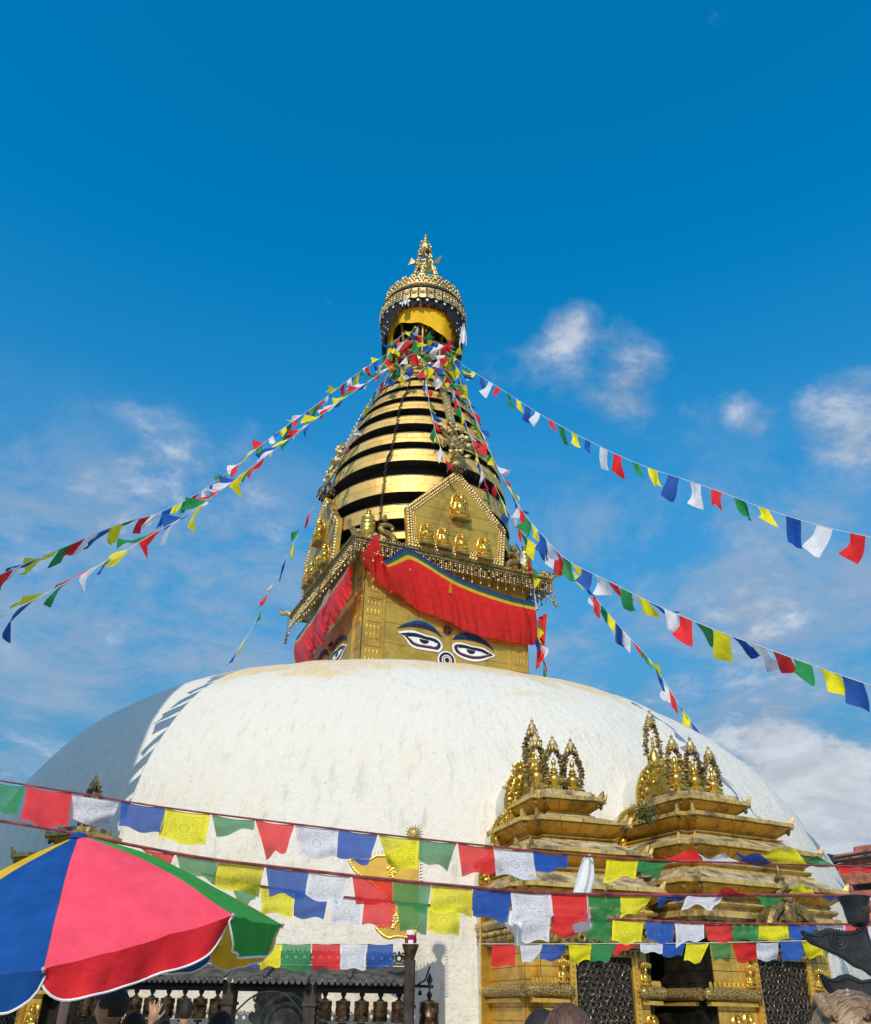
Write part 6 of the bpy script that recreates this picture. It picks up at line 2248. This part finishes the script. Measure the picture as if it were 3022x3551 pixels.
# ---- rows of printed flags strung across the courtyard: corners as they hang (top left, top right, bottom right, bottom left)
Z6b = lambda x, y: (x * 0.6236, 2600 + y * 0.6236)
Z7a = lambda x, y: (1650 + x * 0.3401, 2750 + y * 0.3401)
Z5b = lambda x, y: (1600 + x * 0.8061, 3000 + y * 0.8061)


def quadflag(parent, q, Y, col, seed, printed=True, bow=0.03):
    rr = random.Random(seed)
    TL, TR, BR, BL = q
    size = (V(TR) - V(TL)).length
    dB = rr.uniform(-0.10, 0.05)
    P = [at(*TL, Y), at(*TR, Y), at(*BR, Y + dB + rr.uniform(-.06, .04)), at(*BL, Y + dB + rr.uniform(-.06, .04))]
    nrm = (P[1] - P[0]).cross(P[3] - P[0]).normalized()
    ph, k1 = rr.uniform(0, 6.28), rr.uniform(3, 6)
    sc_ = (P[1] - P[0]).length
    cor = rr.choice((0, 1, 2, 3))

    def pos(a, b):
        p = P[0] * (1 - a) * (1 - b) + P[1] * a * (1 - b) + P[2] * a * b + P[3] * (1 - a) * b
        wv = math.sin(ph + k1 * a + 1.7 * b) * 0.055 * b + math.sin(ph * 2 + 9 * b + 2.5 * a) * 0.028 * (0.3 + b) + math.sin(11 * a + ph) * 0.018 * b
        e = 0.0
        if cor == 0:
            e = max(0, a + b - 1.55) * 0.5
        elif cor == 1:
            e = max(0, (1 - a) + b - 1.55) * 0.5
        hem = V((0, 0, 0.012 * math.sin(7 * a + ph))) * b
        gather = V((0, 0, -0.012)) * math.sin(math.pi * a) * (1 - b)
        return p + nrm * (wv + e) * sc_ + hem + gather
    return MB().grid(pos, 14, 12).build('flag', ('print_' if printed else 'flag_') + col, parent, True, 80)


def row(label, cordpx, Y, flags, seed, cord, cr, printed=True):
    pl = interp_px(cordpx, Y, Y, 60)
    ro = tag(MB().tube(pl, cr, 6).build('prayer_flag_string', cord), label, 'prayer flags', 'strings of prayer flags')
    for i, (fn, col, *q) in enumerate(flags):
        quadflag(ro, [fn(*p) for p in q], Y + 0.012, col, seed + i, printed)
    return ro


row1 = [(Z6b, 'g', (-70, 165), (148, 206), (90, 360), (-80, 325)), (Z6b, 'r', (150, 206), (400, 238), (375, 425), (112, 400)), (Z6b, 'w', (402, 240), (672, 282), (605, 425), (385, 395)), (Z6b, 'b', (674, 284), (922, 322), (885, 458), (660, 438)), (Z6b, 'y', (923, 323), (1172, 358), (1140, 538), (872, 500)), (Z6b, 'g', (1178, 358), (1418, 390), (1412, 450), (1200, 462)), (Z6b, 'r', (1419, 389), (1640, 415), (1590, 572), (1480, 570)),
        (Z7, 'w', (242, 16), (536, 46), (522, 250), (265, 235)), (Z7, 'b', (538, 48), (805, 84), (740, 290), (527, 225)), (Z7, 'y', (810, 84), (1087, 112), (1075, 335), (870, 300)), (Z7, 'g', (1088, 112), (1343, 140), (1280, 312), (1080, 265)), (Z7, 'r', (1348, 141), (1588, 166), (1605, 350), (1378, 355)),
        (Z7a, 'w', (182, 547), (581, 594), (625, 905), (212, 820)), (Z7a, 'b', (584, 595), (940, 630), (935, 765), (615, 810)), (Z7a, 'y', (1340, 662), (1660, 684), (1630, 860), (1310, 885)), (Z7a, 'g', (1662, 685), (1975, 702), (1860, 835), (1640, 825)),
        (Z8, 'r', (182, 428), (440, 432), (375, 384), (100, 372)), (Z8, 'w', (442, 432), (740, 440), (600, 392), (395, 384)), (Z8, 'b', (745, 440), (985, 447), (880, 372), (690, 366)), (Z8, 'y', (990, 447), (1260, 458), (1155, 302), (880, 360)), (Z8, 'g', (1262, 458), (1480, 464), (1350, 398), (1200, 386)), (Z8, 'r', (1485, 466), (1790, 474), (1790, 496), (1520, 498)), (Z8, 'w', (1700, 474), (1860, 476), (1830, 530), (1640, 505))]
row('top row of large prayer flags crossing in front of the dome and shrines', [(-80, 2695), (250, 2748), (575, 2801), (1022, 2858), (1450, 2908), (1712, 2936), (2020, 2968), (2250, 2982), (2600, 2994), (3120, 3010)], 5.6, row1, 200, 'cord_red', 0.006)
row2 = [(Z6b, 'r', (780, 548), (975, 575), (945, 640), (860, 612)), (Z6b, 'g', (980, 578), (1214, 612), (1185, 742), (1000, 668)), (Z6b, 'y', (1216, 613), (1475, 642), (1425, 830), (1180, 745)), (Z6b, 'b', (1478, 644), (1720, 672), (1690, 835), (1500, 805)),
        (Z7, 'w', (335, 336), (622, 366), (540, 585), (312, 500)), (Z7, 'r', (630, 366), (902, 392), (908, 560), (655, 545)), (Z7, 'g', (904, 393), (1170, 420), (1140, 612), (910, 550)), (Z7, 'y', (1172, 421), (1447, 440), (1448, 640), (1160, 605)), (Z7, 'b', (1450, 441), (1716, 464), (1690, 680), (1450, 625)),
        (Z7a, 'w', (356, 1003), (768, 1018), (795, 1278), (385, 1300)), (Z7a, 'r', (772, 1019), (1136, 1032), (1146, 1325), (800, 1330)), (Z7a, 'g', (1142, 1034), (1474, 1042), (1510, 1235), (1210, 1315)), (Z7a, 'y', (1476, 1043), (1800, 1052), (1720, 1200), (1490, 1260)),
        (Z5b, 'b', (838, 126), (980, 128), (955, 152), (850, 146)), (Z5b, 'w', (985, 128), (1135, 130), (1075, 182), (945, 165)), (Z5b, 'r', (1136, 130), (1262, 130), (1200, 108), (1072, 100)), (Z5b, 'g', (1264, 130), (1402, 130), (1360, 165), (1300, 158)), (Z5b, 'y', (1404, 130), (1526, 130), (1500, 98), (1462, 76)), (Z5b, 'b', (1528, 128), (1680, 129), (1625, 155), (1560, 148)), (Z5b, 'w', (1684, 128), (1800, 129), (1790, 165), (1700, 150))]
row('second row of printed prayer flags on a dark red cord behind the parasol', [(-80, 2835), (200, 2880), (450, 2930), (710, 2977), (1000, 3012), (1360, 3052), (1640, 3078), (1780, 3090), (2050, 3101), (2270, 3104), (2700, 3106), (3120, 3108)], 6.2, row2, 300, 'cord_red', 0.011)
row3 = [(Z7, 'g', (-210, 395), (-10, 436), (-25, 520), (-120, 600)), (Z7, 'y', (8, 440), (240, 470), (226, 645), (18, 618)), (Z7, 'b', (243, 470), (470, 500), (435, 665), (232, 645)), (Z7, 'w', (490, 500), (712, 522), (695, 710), (488, 690)), (Z7, 'r', (715, 523), (928, 545), (900, 724), (695, 705)), (Z7, 'g', (940, 546), (1145, 565), (1136, 745), (955, 730)), (Z7, 'y', (1147, 566), (1366, 585), (1360, 768), (1142, 750)),
        (Z5b, 'w', (215, 205), (385, 218), (378, 328), (262, 330)), (Z5b, 'r', (388, 218), (530, 226), (495, 318), (392, 300)), (Z5b, 'g', (545, 226), (650, 230), (640, 330), (538, 320)), (Z5b, 'y', (652, 231), (787, 237), (775, 335), (648, 330)), (Z5b, 'b', (790, 238), (916, 243), (915, 335), (803, 330)), (Z5b, 'w', (918, 244), (1045, 249), (1045, 330), (930, 330)), (Z5b, 'r', (1047, 249), (1165, 252), (1170, 330), (1065, 330)), (Z5b, 'g', (1167, 252), (1278, 254), (1278, 325), (1170, 322)), (Z5b, 'y', (1280, 254), (1405, 255), (1415, 322), (1285, 325)), (Z5b, 'b', (1407, 255), (1523, 256), (1520, 322), (1415, 320)), (Z5b, 'w', (1525, 256), (1645, 256), (1640, 318), (1560, 318)), (Z5b, 'r', (1650, 256), (1750, 256), (1755, 305), (1660, 300)), (Z5b, 'w', (1752, 256), (1840, 256), (1835, 330), (1755, 345))]
row('third row of printed prayer flags sagging across the shrine fronts', [(700, 3030), (900, 3072), (1140, 3105), (1372, 3128), (1600, 3150), (1780, 3168), (2030, 3184), (2237, 3192), (2550, 3203), (3120, 3206)], 7.6, row3, 400, 'cord_red', 0.009)
row4 = [(Z7, 'w', (-330, 828), (-170, 828), (-180, 960), (-330, 950)), (Z7, 'b', (-160, 828), (-2, 828), (-10, 985), (-165, 975)), (Z7, 'y', (0, 828), (152, 828), (142, 985), (2, 990)), (Z7, 'g', (155, 828), (352, 828), (340, 1005), (145, 1003)), (Z7, 'r', (358, 826), (550, 826), (545, 1000), (358, 1003)), (Z7, 'w', (552, 828), (730, 829), (722, 1000), (550, 1000)), (Z7, 'b', (735, 829), (910, 829), (908, 990), (728, 998)),
        (Z5b, 'r', (135, 340), (235, 340), (232, 438), (127, 435)), (Z5b, 'w', (252, 340), (350, 340), (330, 410), (265, 425)), (Z5b, 'b', (351, 340), (450, 340), (428, 410), (338, 412)), (Z5b, 'y', (462, 340), (562, 338), (555, 410), (470, 425)), (Z5b, 'g', (563, 338), (668, 338), (635, 412), (557, 412)), (Z5b, 'r', (670, 338), (768, 337), (700, 372), (652, 390)), (Z5b, 'w', (770, 337), (868, 337), (865, 378), (772, 375)), (Z5b, 'b', (870, 337), (966, 336), (950, 390), (865, 395)), (Z5b, 'y', (970, 336), (1068, 335), (1030, 425), (960, 415)), (Z5b, 'g', (1070, 335), (1163, 334), (1160, 412), (1085, 410)), (Z5b, 'r', (1164, 333), (1266, 332), (1280, 412), (1190, 420)), (Z5b, 'w', (1270, 332), (1366, 330), (1363, 412), (1275, 410)), (Z5b, 'b', (1370, 328), (1462, 325), (1480, 400), (1390, 418)), (Z5b, 'y', (1465, 325), (1560, 322), (1560, 390), (1485, 400)), (Z5b, 'g', (1562, 322), (1640, 320), (1605, 378), (1568, 384))]
row('lowest row of small prayer flags on a thin string before the gallery and shrine doors', [(650, 3272), (900, 3272.5), (1300, 3273), (1700, 3274), (2000, 3273.5), (2400, 3271), (2700, 3265), (3120, 3255)], 9.6, row4, 500, 'cord_white', 0.003)

# ---- white offering scarves tied to the strings
def scarf(pxs, Y, label, seed):
    rr = random.Random(seed)
    L_ = spline([(*a, 0) for a, b in pxs], 16)
    R_ = spline([(*b, 0) for a, b in pxs], 16)

    def pos(a, b):
        i = min(15, int(b * 16))
        f = b * 16 - i
        l_, r_ = L_[i].lerp(L_[i + 1], f), R_[i].lerp(R_[i + 1], f)
        q = l_.lerp(r_, a)
        return at(q.x, q.y, Y - 0.05 * math.sin(math.pi * a) + 0.008 * math.sin(16 * a + 3 * b))
    return tag(MB().grid(pos, 16, 16).build('offering_scarf', 'khata_white', None, True, 80), label, 'scarf')


scarf([(Z7a(1115, 640), Z7a(1170, 622)), (Z7a(1075, 720), Z7a(1200, 690)), (Z7a(1045, 820), Z7a(1212, 800)), (Z7a(1020, 920), Z7a(1210, 900)), (Z7a(995, 1015), Z7a(1185, 1018))], 5.65, 'white scarf hanging like a pouch between the top two flag rows at the smaller shrine', 1)
scarf([(Z7a(1120, 1040), Z7a(1150, 1040)), (Z7a(1125, 1180), Z7a(1162, 1180)), (Z7a(1060, 1310), Z7a(1175, 1300)), (Z7a(990, 1340), Z7a(1180, 1380)), (Z7a(1010, 1430), Z7a(1110, 1420))], 6.4, 'white scarf bunched behind the red flag of the second row', 2)
scarf([(Z7a(345, 1200), Z7a(400, 1200)), (Z7a(300, 1310), Z7a(420, 1300)), (Z7a(330, 1390), Z7a(480, 1330)), (Z7a(395, 1470), Z7a(470, 1400)), (Z7a(390, 1560), Z7a(470, 1560))], 6.5, 'white scarf twisted behind the white flag of the second row', 3)

# ------------------------------------------------------------------ the tower out of frame whose shadow falls on the dome
tw_lat = V((math.cos(SUN_AZ), -math.sin(SUN_AZ), 0))
tw_fw = V((math.sin(SUN_AZ), math.cos(SUN_AZ), 0))
TB = tw_lat * -13.2 + tw_fw * 1.0
tw = thing('white_temple_tower', (TB.x, TB.y, 0), 'tall white temple tower left of the courtyard that shades the left of the dome', 'tower')
m = MB(Matrix.Translation((TB.x, TB.y, 0)) @ Matrix.Rotation(-SUN_AZ, 4, 'Z'))
prof = [(4.4, 0), (4.4, 2.0), (4.0, 2.2), (4.0, 8.0), (3.85, 11), (3.7, 13.5), (3.42, 16.0), (3.30, 17.0), (3.15, 18.2), (2.90, 19.5), (2.45, 21.5), (1.8, 23.2), (1.3, 24.0)]
m.loft([[(x, y, z) for x, y in plan(e, 0.12)] for e, z in prof])
m.build('tower_body', 'plaster_tower', tw, True, 30)
m = MB()
m.lathe([(1.6, 24.0), (1.7, 24.4), (1.2, 24.8), (0.5, 25.0), (0.7, 25.8), (0.3, 26.4), (0.15, 27.2), (0, 28)], (TB.x, TB.y, 0), 20)
m.build('tower_pinnacle', 'gold_dark', tw)

# ------------------------------------------------------------------ people at the foot of the picture
def person(label, top_px, Y, face_yaw, skin, hair, hair_kind, top_mat, legs_mat='cloth_dark', scale=1.0, hand_px=None, extra=None):
    """standing figure; head crown at the pixel top_px at distance Y; face_yaw: 0 looks towards +Y (away from camera), 90 towards -X"""
    T = at(*top_px, Y)
    H = T.z
    s = (0.235 * scale) / 0.235
    fw = V((-math.sin(R(face_yaw)), math.cos(R(face_yaw)), 0))
    rt = V((fw.y, -fw.x, 0))
    B = V((T.x, T.y, 0))
    L = lambda x, y, z: B + rt * x + fw * y + V((0, 0, z))       # x right, y forward
    rot = Matrix((rt, fw, V((0, 0, 1)))).transposed()
    root = None
    hz = H - 0.125 * s                                             # head centre
    m = MB()
    # torso, neck and head as one run of sections, then limbs; fused by a voxel remesh into one skin
    sec = [(0.165, 0.115, 0.92), (0.155, 0.11, 1.02), (0.145, 0.10, 1.12), (0.165, 0.115, 1.25), (0.19, 0.115, 1.36), (0.17, 0.10, 1.43), (0.09, 0.075, 1.47), (0.06, 0.062, 1.50), (0.058, 0.062, 1.55)]
    k = (hz - 0.10 * s) / 1.55
    rings = []
    for a, b, z in sec:
        rings.append([L(a * math.cos(t), b * math.sin(t) - 0.005, z * k) for t in (2 * math.pi * i / 18 for i in range(18))])
    m.loft(rings)
    # head: ellipsoid shaped into skull, face and jaw
    P, F = [], []
    nS, nR = 28, 22
    for j in range(nR + 1):
        th = math.pi * j / nR
        for i in range(nS):
            ph = 2 * math.pi * i / nS
            x, y, z = math.sin(th) * math.cos(ph), math.sin(th) * math.sin(ph), math.cos(th)
            X, Yv, Zv = x * 0.077, y * 0.098, z * 0.122
            if z < -0.1 and y > -0.2:                # jaw narrows
                X *= 1 - 0.28 * (-z - 0.1)
            if y < 0 and z < -0.3:
                Yv *= 1 - 0.45 * (-z - 0.3)
            f = max(0.0, y)
            nose = math.exp(-((X / 0.013) ** 2)) * math.exp(-(((Zv + 0.018) / 0.022) ** 2)) * 0.024 * (f > 0.5)
            brow = math.exp(-(((Zv - 0.022) / 0.010) ** 2)) * 0.006 * f
            eye = -math.exp(-(((abs(X) - 0.031) / 0.013) ** 2)) * math.exp(-(((Zv - 0.002) / 0.010) ** 2)) * 0.010 * f
            mouth = -math.exp(-((X / 0.024) ** 2)) * math.exp(-(((Zv + 0.062) / 0.004) ** 2)) * 0.006 * f + math.exp(-((X / 0.022) ** 2)) * (math.exp(-(((Zv + 0.054) / 0.006) ** 2)) + math.exp(-(((Zv + 0.070) / 0.006) ** 2))) * 0.006 * f
            chin = math.exp(-((X / 0.025) ** 2)) * math.exp(-(((Zv + 0.100) / 0.018) ** 2)) * 0.010 * f
            P.append(L(X * s, (Yv + nose + brow + eye + mouth + chin + 0.012) * s, hz + Zv * s))
    for j in range(nR):
        for i in range(nS):
            q = (i + 1) % nS
            F.append((j * nS + i, (j + 1) * nS + i, (j + 1) * nS + q, j * nS + q))
    m.add(P, F)
    for sg in (-1, 1):
        m.torus(L(sg * 0.078 * s, -0.004, hz - 0.012 * s), 0.023 * s, 0.008 * s, rt + fw * 0.35, 12, 6)
        m.ball(L(sg * 0.077 * s, 0.0, hz - 0.015 * s), 0.018 * s, 8, 6, (0.5, 1, 1.3), rot)
        sh = L(sg * 0.175, 0, 1.40 * k)
        if hand_px and sg == hand_px[2]:
            hp = at(hand_px[0], hand_px[1], Y - 0.12)
            el = (sh + hp) * 0.5 + V((sg * 0.12, -0.08, -0.16))
            m.tube(spline([sh, el, hp - V((0, 0, 0.10))], 12), [0.048 - 0.02 * i / 12 for i in range(13)], 9)
            m.ball(hp - V((0, 0, 0.055)), 0.042, 10, 8, (1, 0.45, 1.15))
            for fi in range(4):
                b0 = hp + V((-0.03 + 0.02 * fi, 0, -0.02))
                ln = (0.065, 0.078, 0.074, 0.056)[fi]
                m.tube([b0, b0 + V((-0.008 + 0.006 * fi, 0.006, ln * 0.55)), b0 + V((-0.013 + 0.011 * fi, 0.018, ln))], [0.0095, 0.009, 0.0075], 7)
            b0 = hp + V((0.035, 0, -0.065))
            m.tube([b0, b0 + V((0.028, 0, 0.03)), b0 + V((0.04, 0.008, 0.055))], [0.011, 0.010, 0.008], 7)
        else:
            m.tube(spline([sh, L(sg * 0.225, -0.02, 1.14 * k), L(sg * 0.21, 0.05, 0.90 * k)], 12), [0.05 - 0.02 * i / 12 for i in range(13)], 9)
            hc = L(sg * 0.21, 0.07, 0.83 * k)
            m.ball(hc, 0.04, 8, 6, (0.5, 0.9, 1.2), rot)
            for fi in range(4):
                b0 = hc + fw * (-0.025 + 0.018 * fi) - V((0, 0, 0.035))
                m.tube([b0, b0 + fw * 0.008 - V((0, 0, 0.035)), b0 + fw * 0.014 + rt * (-sg * 0.012) - V((0, 0, 0.065 - 0.004 * abs(fi - 1.5)))], [0.0095, 0.009, 0.008], 6)
            m.tube([hc + fw * 0.03, hc + fw * 0.052 - V((0, 0, 0.02)), hc + fw * 0.05 - V((0, 0, 0.05))], [0.011, 0.010, 0.008], 6)
        m.tube([L(sg * 0.085, 0, 0.95 * k), L(sg * 0.095, 0.015, 0.50 * k), L(sg * 0.095, -0.01, 0.09)], [0.09, 0.062, 0.045], 10)
        m.ball(L(sg * 0.095, 0.06, 0.045), 0.06, 8, 6, (0.75, 1.9, 0.7), rot)
    body = m.build('person', skin, None, True, 180)
    md = body.modifiers.new('skin', 'REMESH')
    md.mode = 'VOXEL'
    md.voxel_size = 0.0085 if not hand_px else 0.0065
    md.use_smooth_shade = True
    tag(body, label, 'person', 'visitors at the foot of the stupa')
    # clothes: looser shells over torso, sleeves and legs
    m = MB()
    rings = []
    for a, b, z in [(0.20, 0.15, 0.86), (0.19, 0.145, 1.02), (0.185, 0.14, 1.15), (0.20, 0.145, 1.28), (0.225, 0.14, 1.38), (0.19, 0.12, 1.45), (0.10, 0.088, 1.487), (0.082, 0.082, 1.50)]:
        rings.append([L(a * math.cos(t) * (1 + 0.02 * math.sin(5 * t + z * 9)), b * math.sin(t) - 0.005, z * k) for t in (2 * math.pi * i / 24 for i in range(24))])
    m.loft(rings, cap=False)
    for sg in (-1, 1):
        sh = L(sg * 0.18, 0, 1.40 * k)
        if hand_px and sg == hand_px[2]:
            hp = at(hand_px[0], hand_px[1], Y - 0.12)
            el = (sh + hp) * 0.5 + V((sg * 0.12, -0.08, -0.16))
            m.tube(spline([sh, el, hp - V((0, 0, 0.15))], 12), [0.072 - 0.025 * i / 12 for i in range(13)], 10)
        else:
            m.tube(spline([sh, L(sg * 0.235, -0.02, 1.14 * k), L(sg * 0.215, 0.05, 0.90 * k)], 12), [0.075 - 0.025 * i / 12 for i in range(13)], 10)
    m.build('jacket', top_mat, body, True, 60)
    m = MB()
    for sg in (-1, 1):
        m.tube([L(sg * 0.085, 0, 0.97 * k), L(sg * 0.095, 0.015, 0.50 * k), L(sg * 0.095, -0.01, 0.10)], [0.115, 0.085, 0.07], 12)
    m.build('trousers', legs_mat, body, True, 60)
    # hair: a displaced cap cut away at the face
    rr = random.Random(int(top_px[0]))
    P, F = [], []
    nS, nR = 56, 34
    low = {'short': -0.62, 'curly': -0.42, 'long': -1.0, 'bun': -0.65, 'braid': -0.7}[hair_kind]
    keep = {}
    for j in range(nR + 1):
        th = math.pi * j / nR
        for i in range(nS):
            ph = 2 * math.pi * i / nS
            x, y, z = math.sin(th) * math.cos(ph), math.sin(th) * math.sin(ph), math.cos(th)
            th_ = 0.013
            nz_ = mnoise.fractal(V((x * 9, y * 9, z * 9)) + V((top_px[0], 0, 0)), 1.0, 2.0, 4)
            if hair_kind == 'curly':
                th_ = 0.006 + 0.020 * max(0.0, min(1.0, (z + 0.25) / 0.5))
                th_ += 0.010 * nz_ * max(0.2, min(1, z + 0.4))
            else:
                strand = mnoise.noise(V((math.atan2(y, x) * 14, z * 1.5, top_px[0])))
                th_ += 0.0025 * nz_ + 0.002 * strand
            drop = 0
            X, Yv, Zv = x * (0.077 + th_), y * (0.098 + th_), z * (0.122 + th_)
            if hair_kind in ('long', 'braid') and z < -0.2:
                Zv = -0.2 * 0.13 + (z + 0.2) * 0.34
                X, Yv = math.cos(ph) * (0.088 + 0.01 * nz_), math.sin(ph) * 0.085 - 0.015
            line = low if y < 0.25 else (0.42 if y > 0.55 else low + (0.42 - low) * (y - 0.25) / 0.30)
            if abs(x) > 0.55 and -0.2 < y < 0.35 and hair_kind in ('short', 'curly', 'bun'):
                line = max(line, -0.05)
            keep[(j, i)] = z > line
            P.append(L(X * s, (Yv + 0.010) * s, hz + Zv * s))
    for j in range(nR):
        for i in range(nS):
            q = (i + 1) % nS
            if keep[(j, i)] and keep[(j + 1, i)] and keep[(j, q)] and keep[(j + 1, q)]:
                F.append((j * nS + i, (j + 1) * nS + i, (j + 1) * nS + q, j * nS + q))
    m = MB()
    m.add(P, F)
    if hair_kind == 'bun':
        m.ball(L(0, -0.10 * s, hz + 0.045 * s), 0.04 * s, 12, 9)
    if hair_kind == 'braid':
        # plaited ridges running back from the parting on both sides
        for sg in (-1, 1):
            for strand in range(3):
                pts = []
                for i in range(34):
                    f = i / 33
                    th = 0.05 + 1.6 * f
                    cx_ = sg * (0.028 + 0.030 * f)
                    yv = 0.085 * math.cos(th * 1.25)
                    zz = 0.150 * math.sqrt(max(0.05, 1 - (cx_ / 0.098) ** 2 - (yv / 0.125) ** 2))
                    w_ = 0.007
                    pts.append(L((cx_ + w_ * math.sin(f * 34 + strand * 2.1)) * s, (yv + 0.01) * s, hz + (zz * 0.93 + 0.006 * math.cos(f * 34 * 2 + strand * 4.2)) * s))
                m.tube(pts, 0.0052 * s, 6)
    ho = m.build('hair', hair, body, True, 60)
    if extra:
        extra(L, rot, s, hz, k, body, rt, fw)
    return body


def pack(L, rot, s, hz, k, body, rt, fw):
    m = MB()
    m.ball(L(0, -0.20, 1.22 * k), 0.2, 14, 10, (0.85, 0.55, 1.15), rot)
    m.build('backpack', 'cloth_blue', body)
    m = MB()
    for sg in (-1, 1):
        m.tube(spline([L(sg * 0.10, -0.17, 1.40 * k), L(sg * 0.12, 0.0, 1.475 * k), L(sg * 0.12, 0.14, 1.38 * k), L(sg * 0.13, 0.13, 1.15 * k)], 14), 0.022, 6)
    m.build('shoulder_strap', 'cloth_olive', body)
    m = MB()
    m.torus(L(0, 0.0, 1.50 * k), 0.085, 0.022, V((0, 0, 1)) + fw * 0.2, 20, 8)
    m.build('collar', 'cloth_dark', body)


def shades(L, rot, s, hz, k, body, rt, fw):
    m = MB()
    for sg in (-1, 1):
        m.tube([L(sg * 0.088 * s, 0.06 * s, hz + 0.06 * s), L(sg * 0.092 * s, -0.04 * s, hz + 0.02 * s), L(sg * 0.088 * s, -0.06 * s, hz - 0.01 * s)], 0.003, 5)
        m.ball(L(sg * 0.035 * s, 0.095 * s, hz + 0.085 * s), 0.025, 8, 6, (1.2, 0.4, 0.8), rot)
    m.build('sunglasses', 'iron', body)
    m = MB()
    for sg in (-1, 1):
        m.torus(L(sg * 0.098 * s, -0.01, hz - 0.045 * s), 0.014, 0.002, rt, 12, 5)
    m.build('earring', 'chain_metal', body)


def parting(L, rot, s, hz, k, body, rt, fw):
    m = MB()
    pts = []
    for i in range(16):
        a = R(62 - 100 * i / 15)
        pts.append(L(0.0, (0.110 * math.sin(a) + 0.008) * s, hz + 0.134 * math.cos(a) * s))
    m.tube(pts, 0.003 * s, 6)
    m.build('parting', 'skin_pink', body)


person('man with short curly hair and blue backpack, in profile before the prayer wheels', (402, 3428), 6.9, 82, 'skin_tan', 'hair_black', 'curly', 'cloth_olive', extra=pack)
person('black-haired person from behind, just right of the man with the backpack', (469, 3515), 6.4, 5, 'skin_tan', 'hair_black', 'short', 'cloth_dark')
person('dark-haired person reaching one hand up towards the prayer wheels', (556, 3508), 7.4, 10, 'skin_tan', 'hair_black', 'bun', 'cloth_grey', hand_px=(537, 3499, -1))
person('dark-haired woman with sunglasses pushed up, before the end post of the long bay', (772, 3512), 6.2, 20, 'skin_tan', 'hair_black', 'bun', 'cloth_dark', extra=shades)
person('small dark figure standing close against the prayer wheels', (651, 3468), 12.0, 0, 'skin_tan', 'hair_black', 'short', 'cloth_dark', scale=0.9)
person('brown-haired woman from behind in front of the smaller shrine door', (1972, 3490), 3.2, 8, 'skin_pink', 'hair_brown', 'long', 'cloth_grey')
person('dark-haired person beside the brown-haired woman at the smaller shrine', (1880, 3508), 4.0, -10, 'skin_tan', 'hair_black', 'long', 'cloth_dark')
person('blonde woman with plaited hair and a centre parting at the lower right corner', (2945, 3455), 1.75, 155, 'skin_pink', 'hair_blond', 'braid', 'cloth_grey', extra=parting)
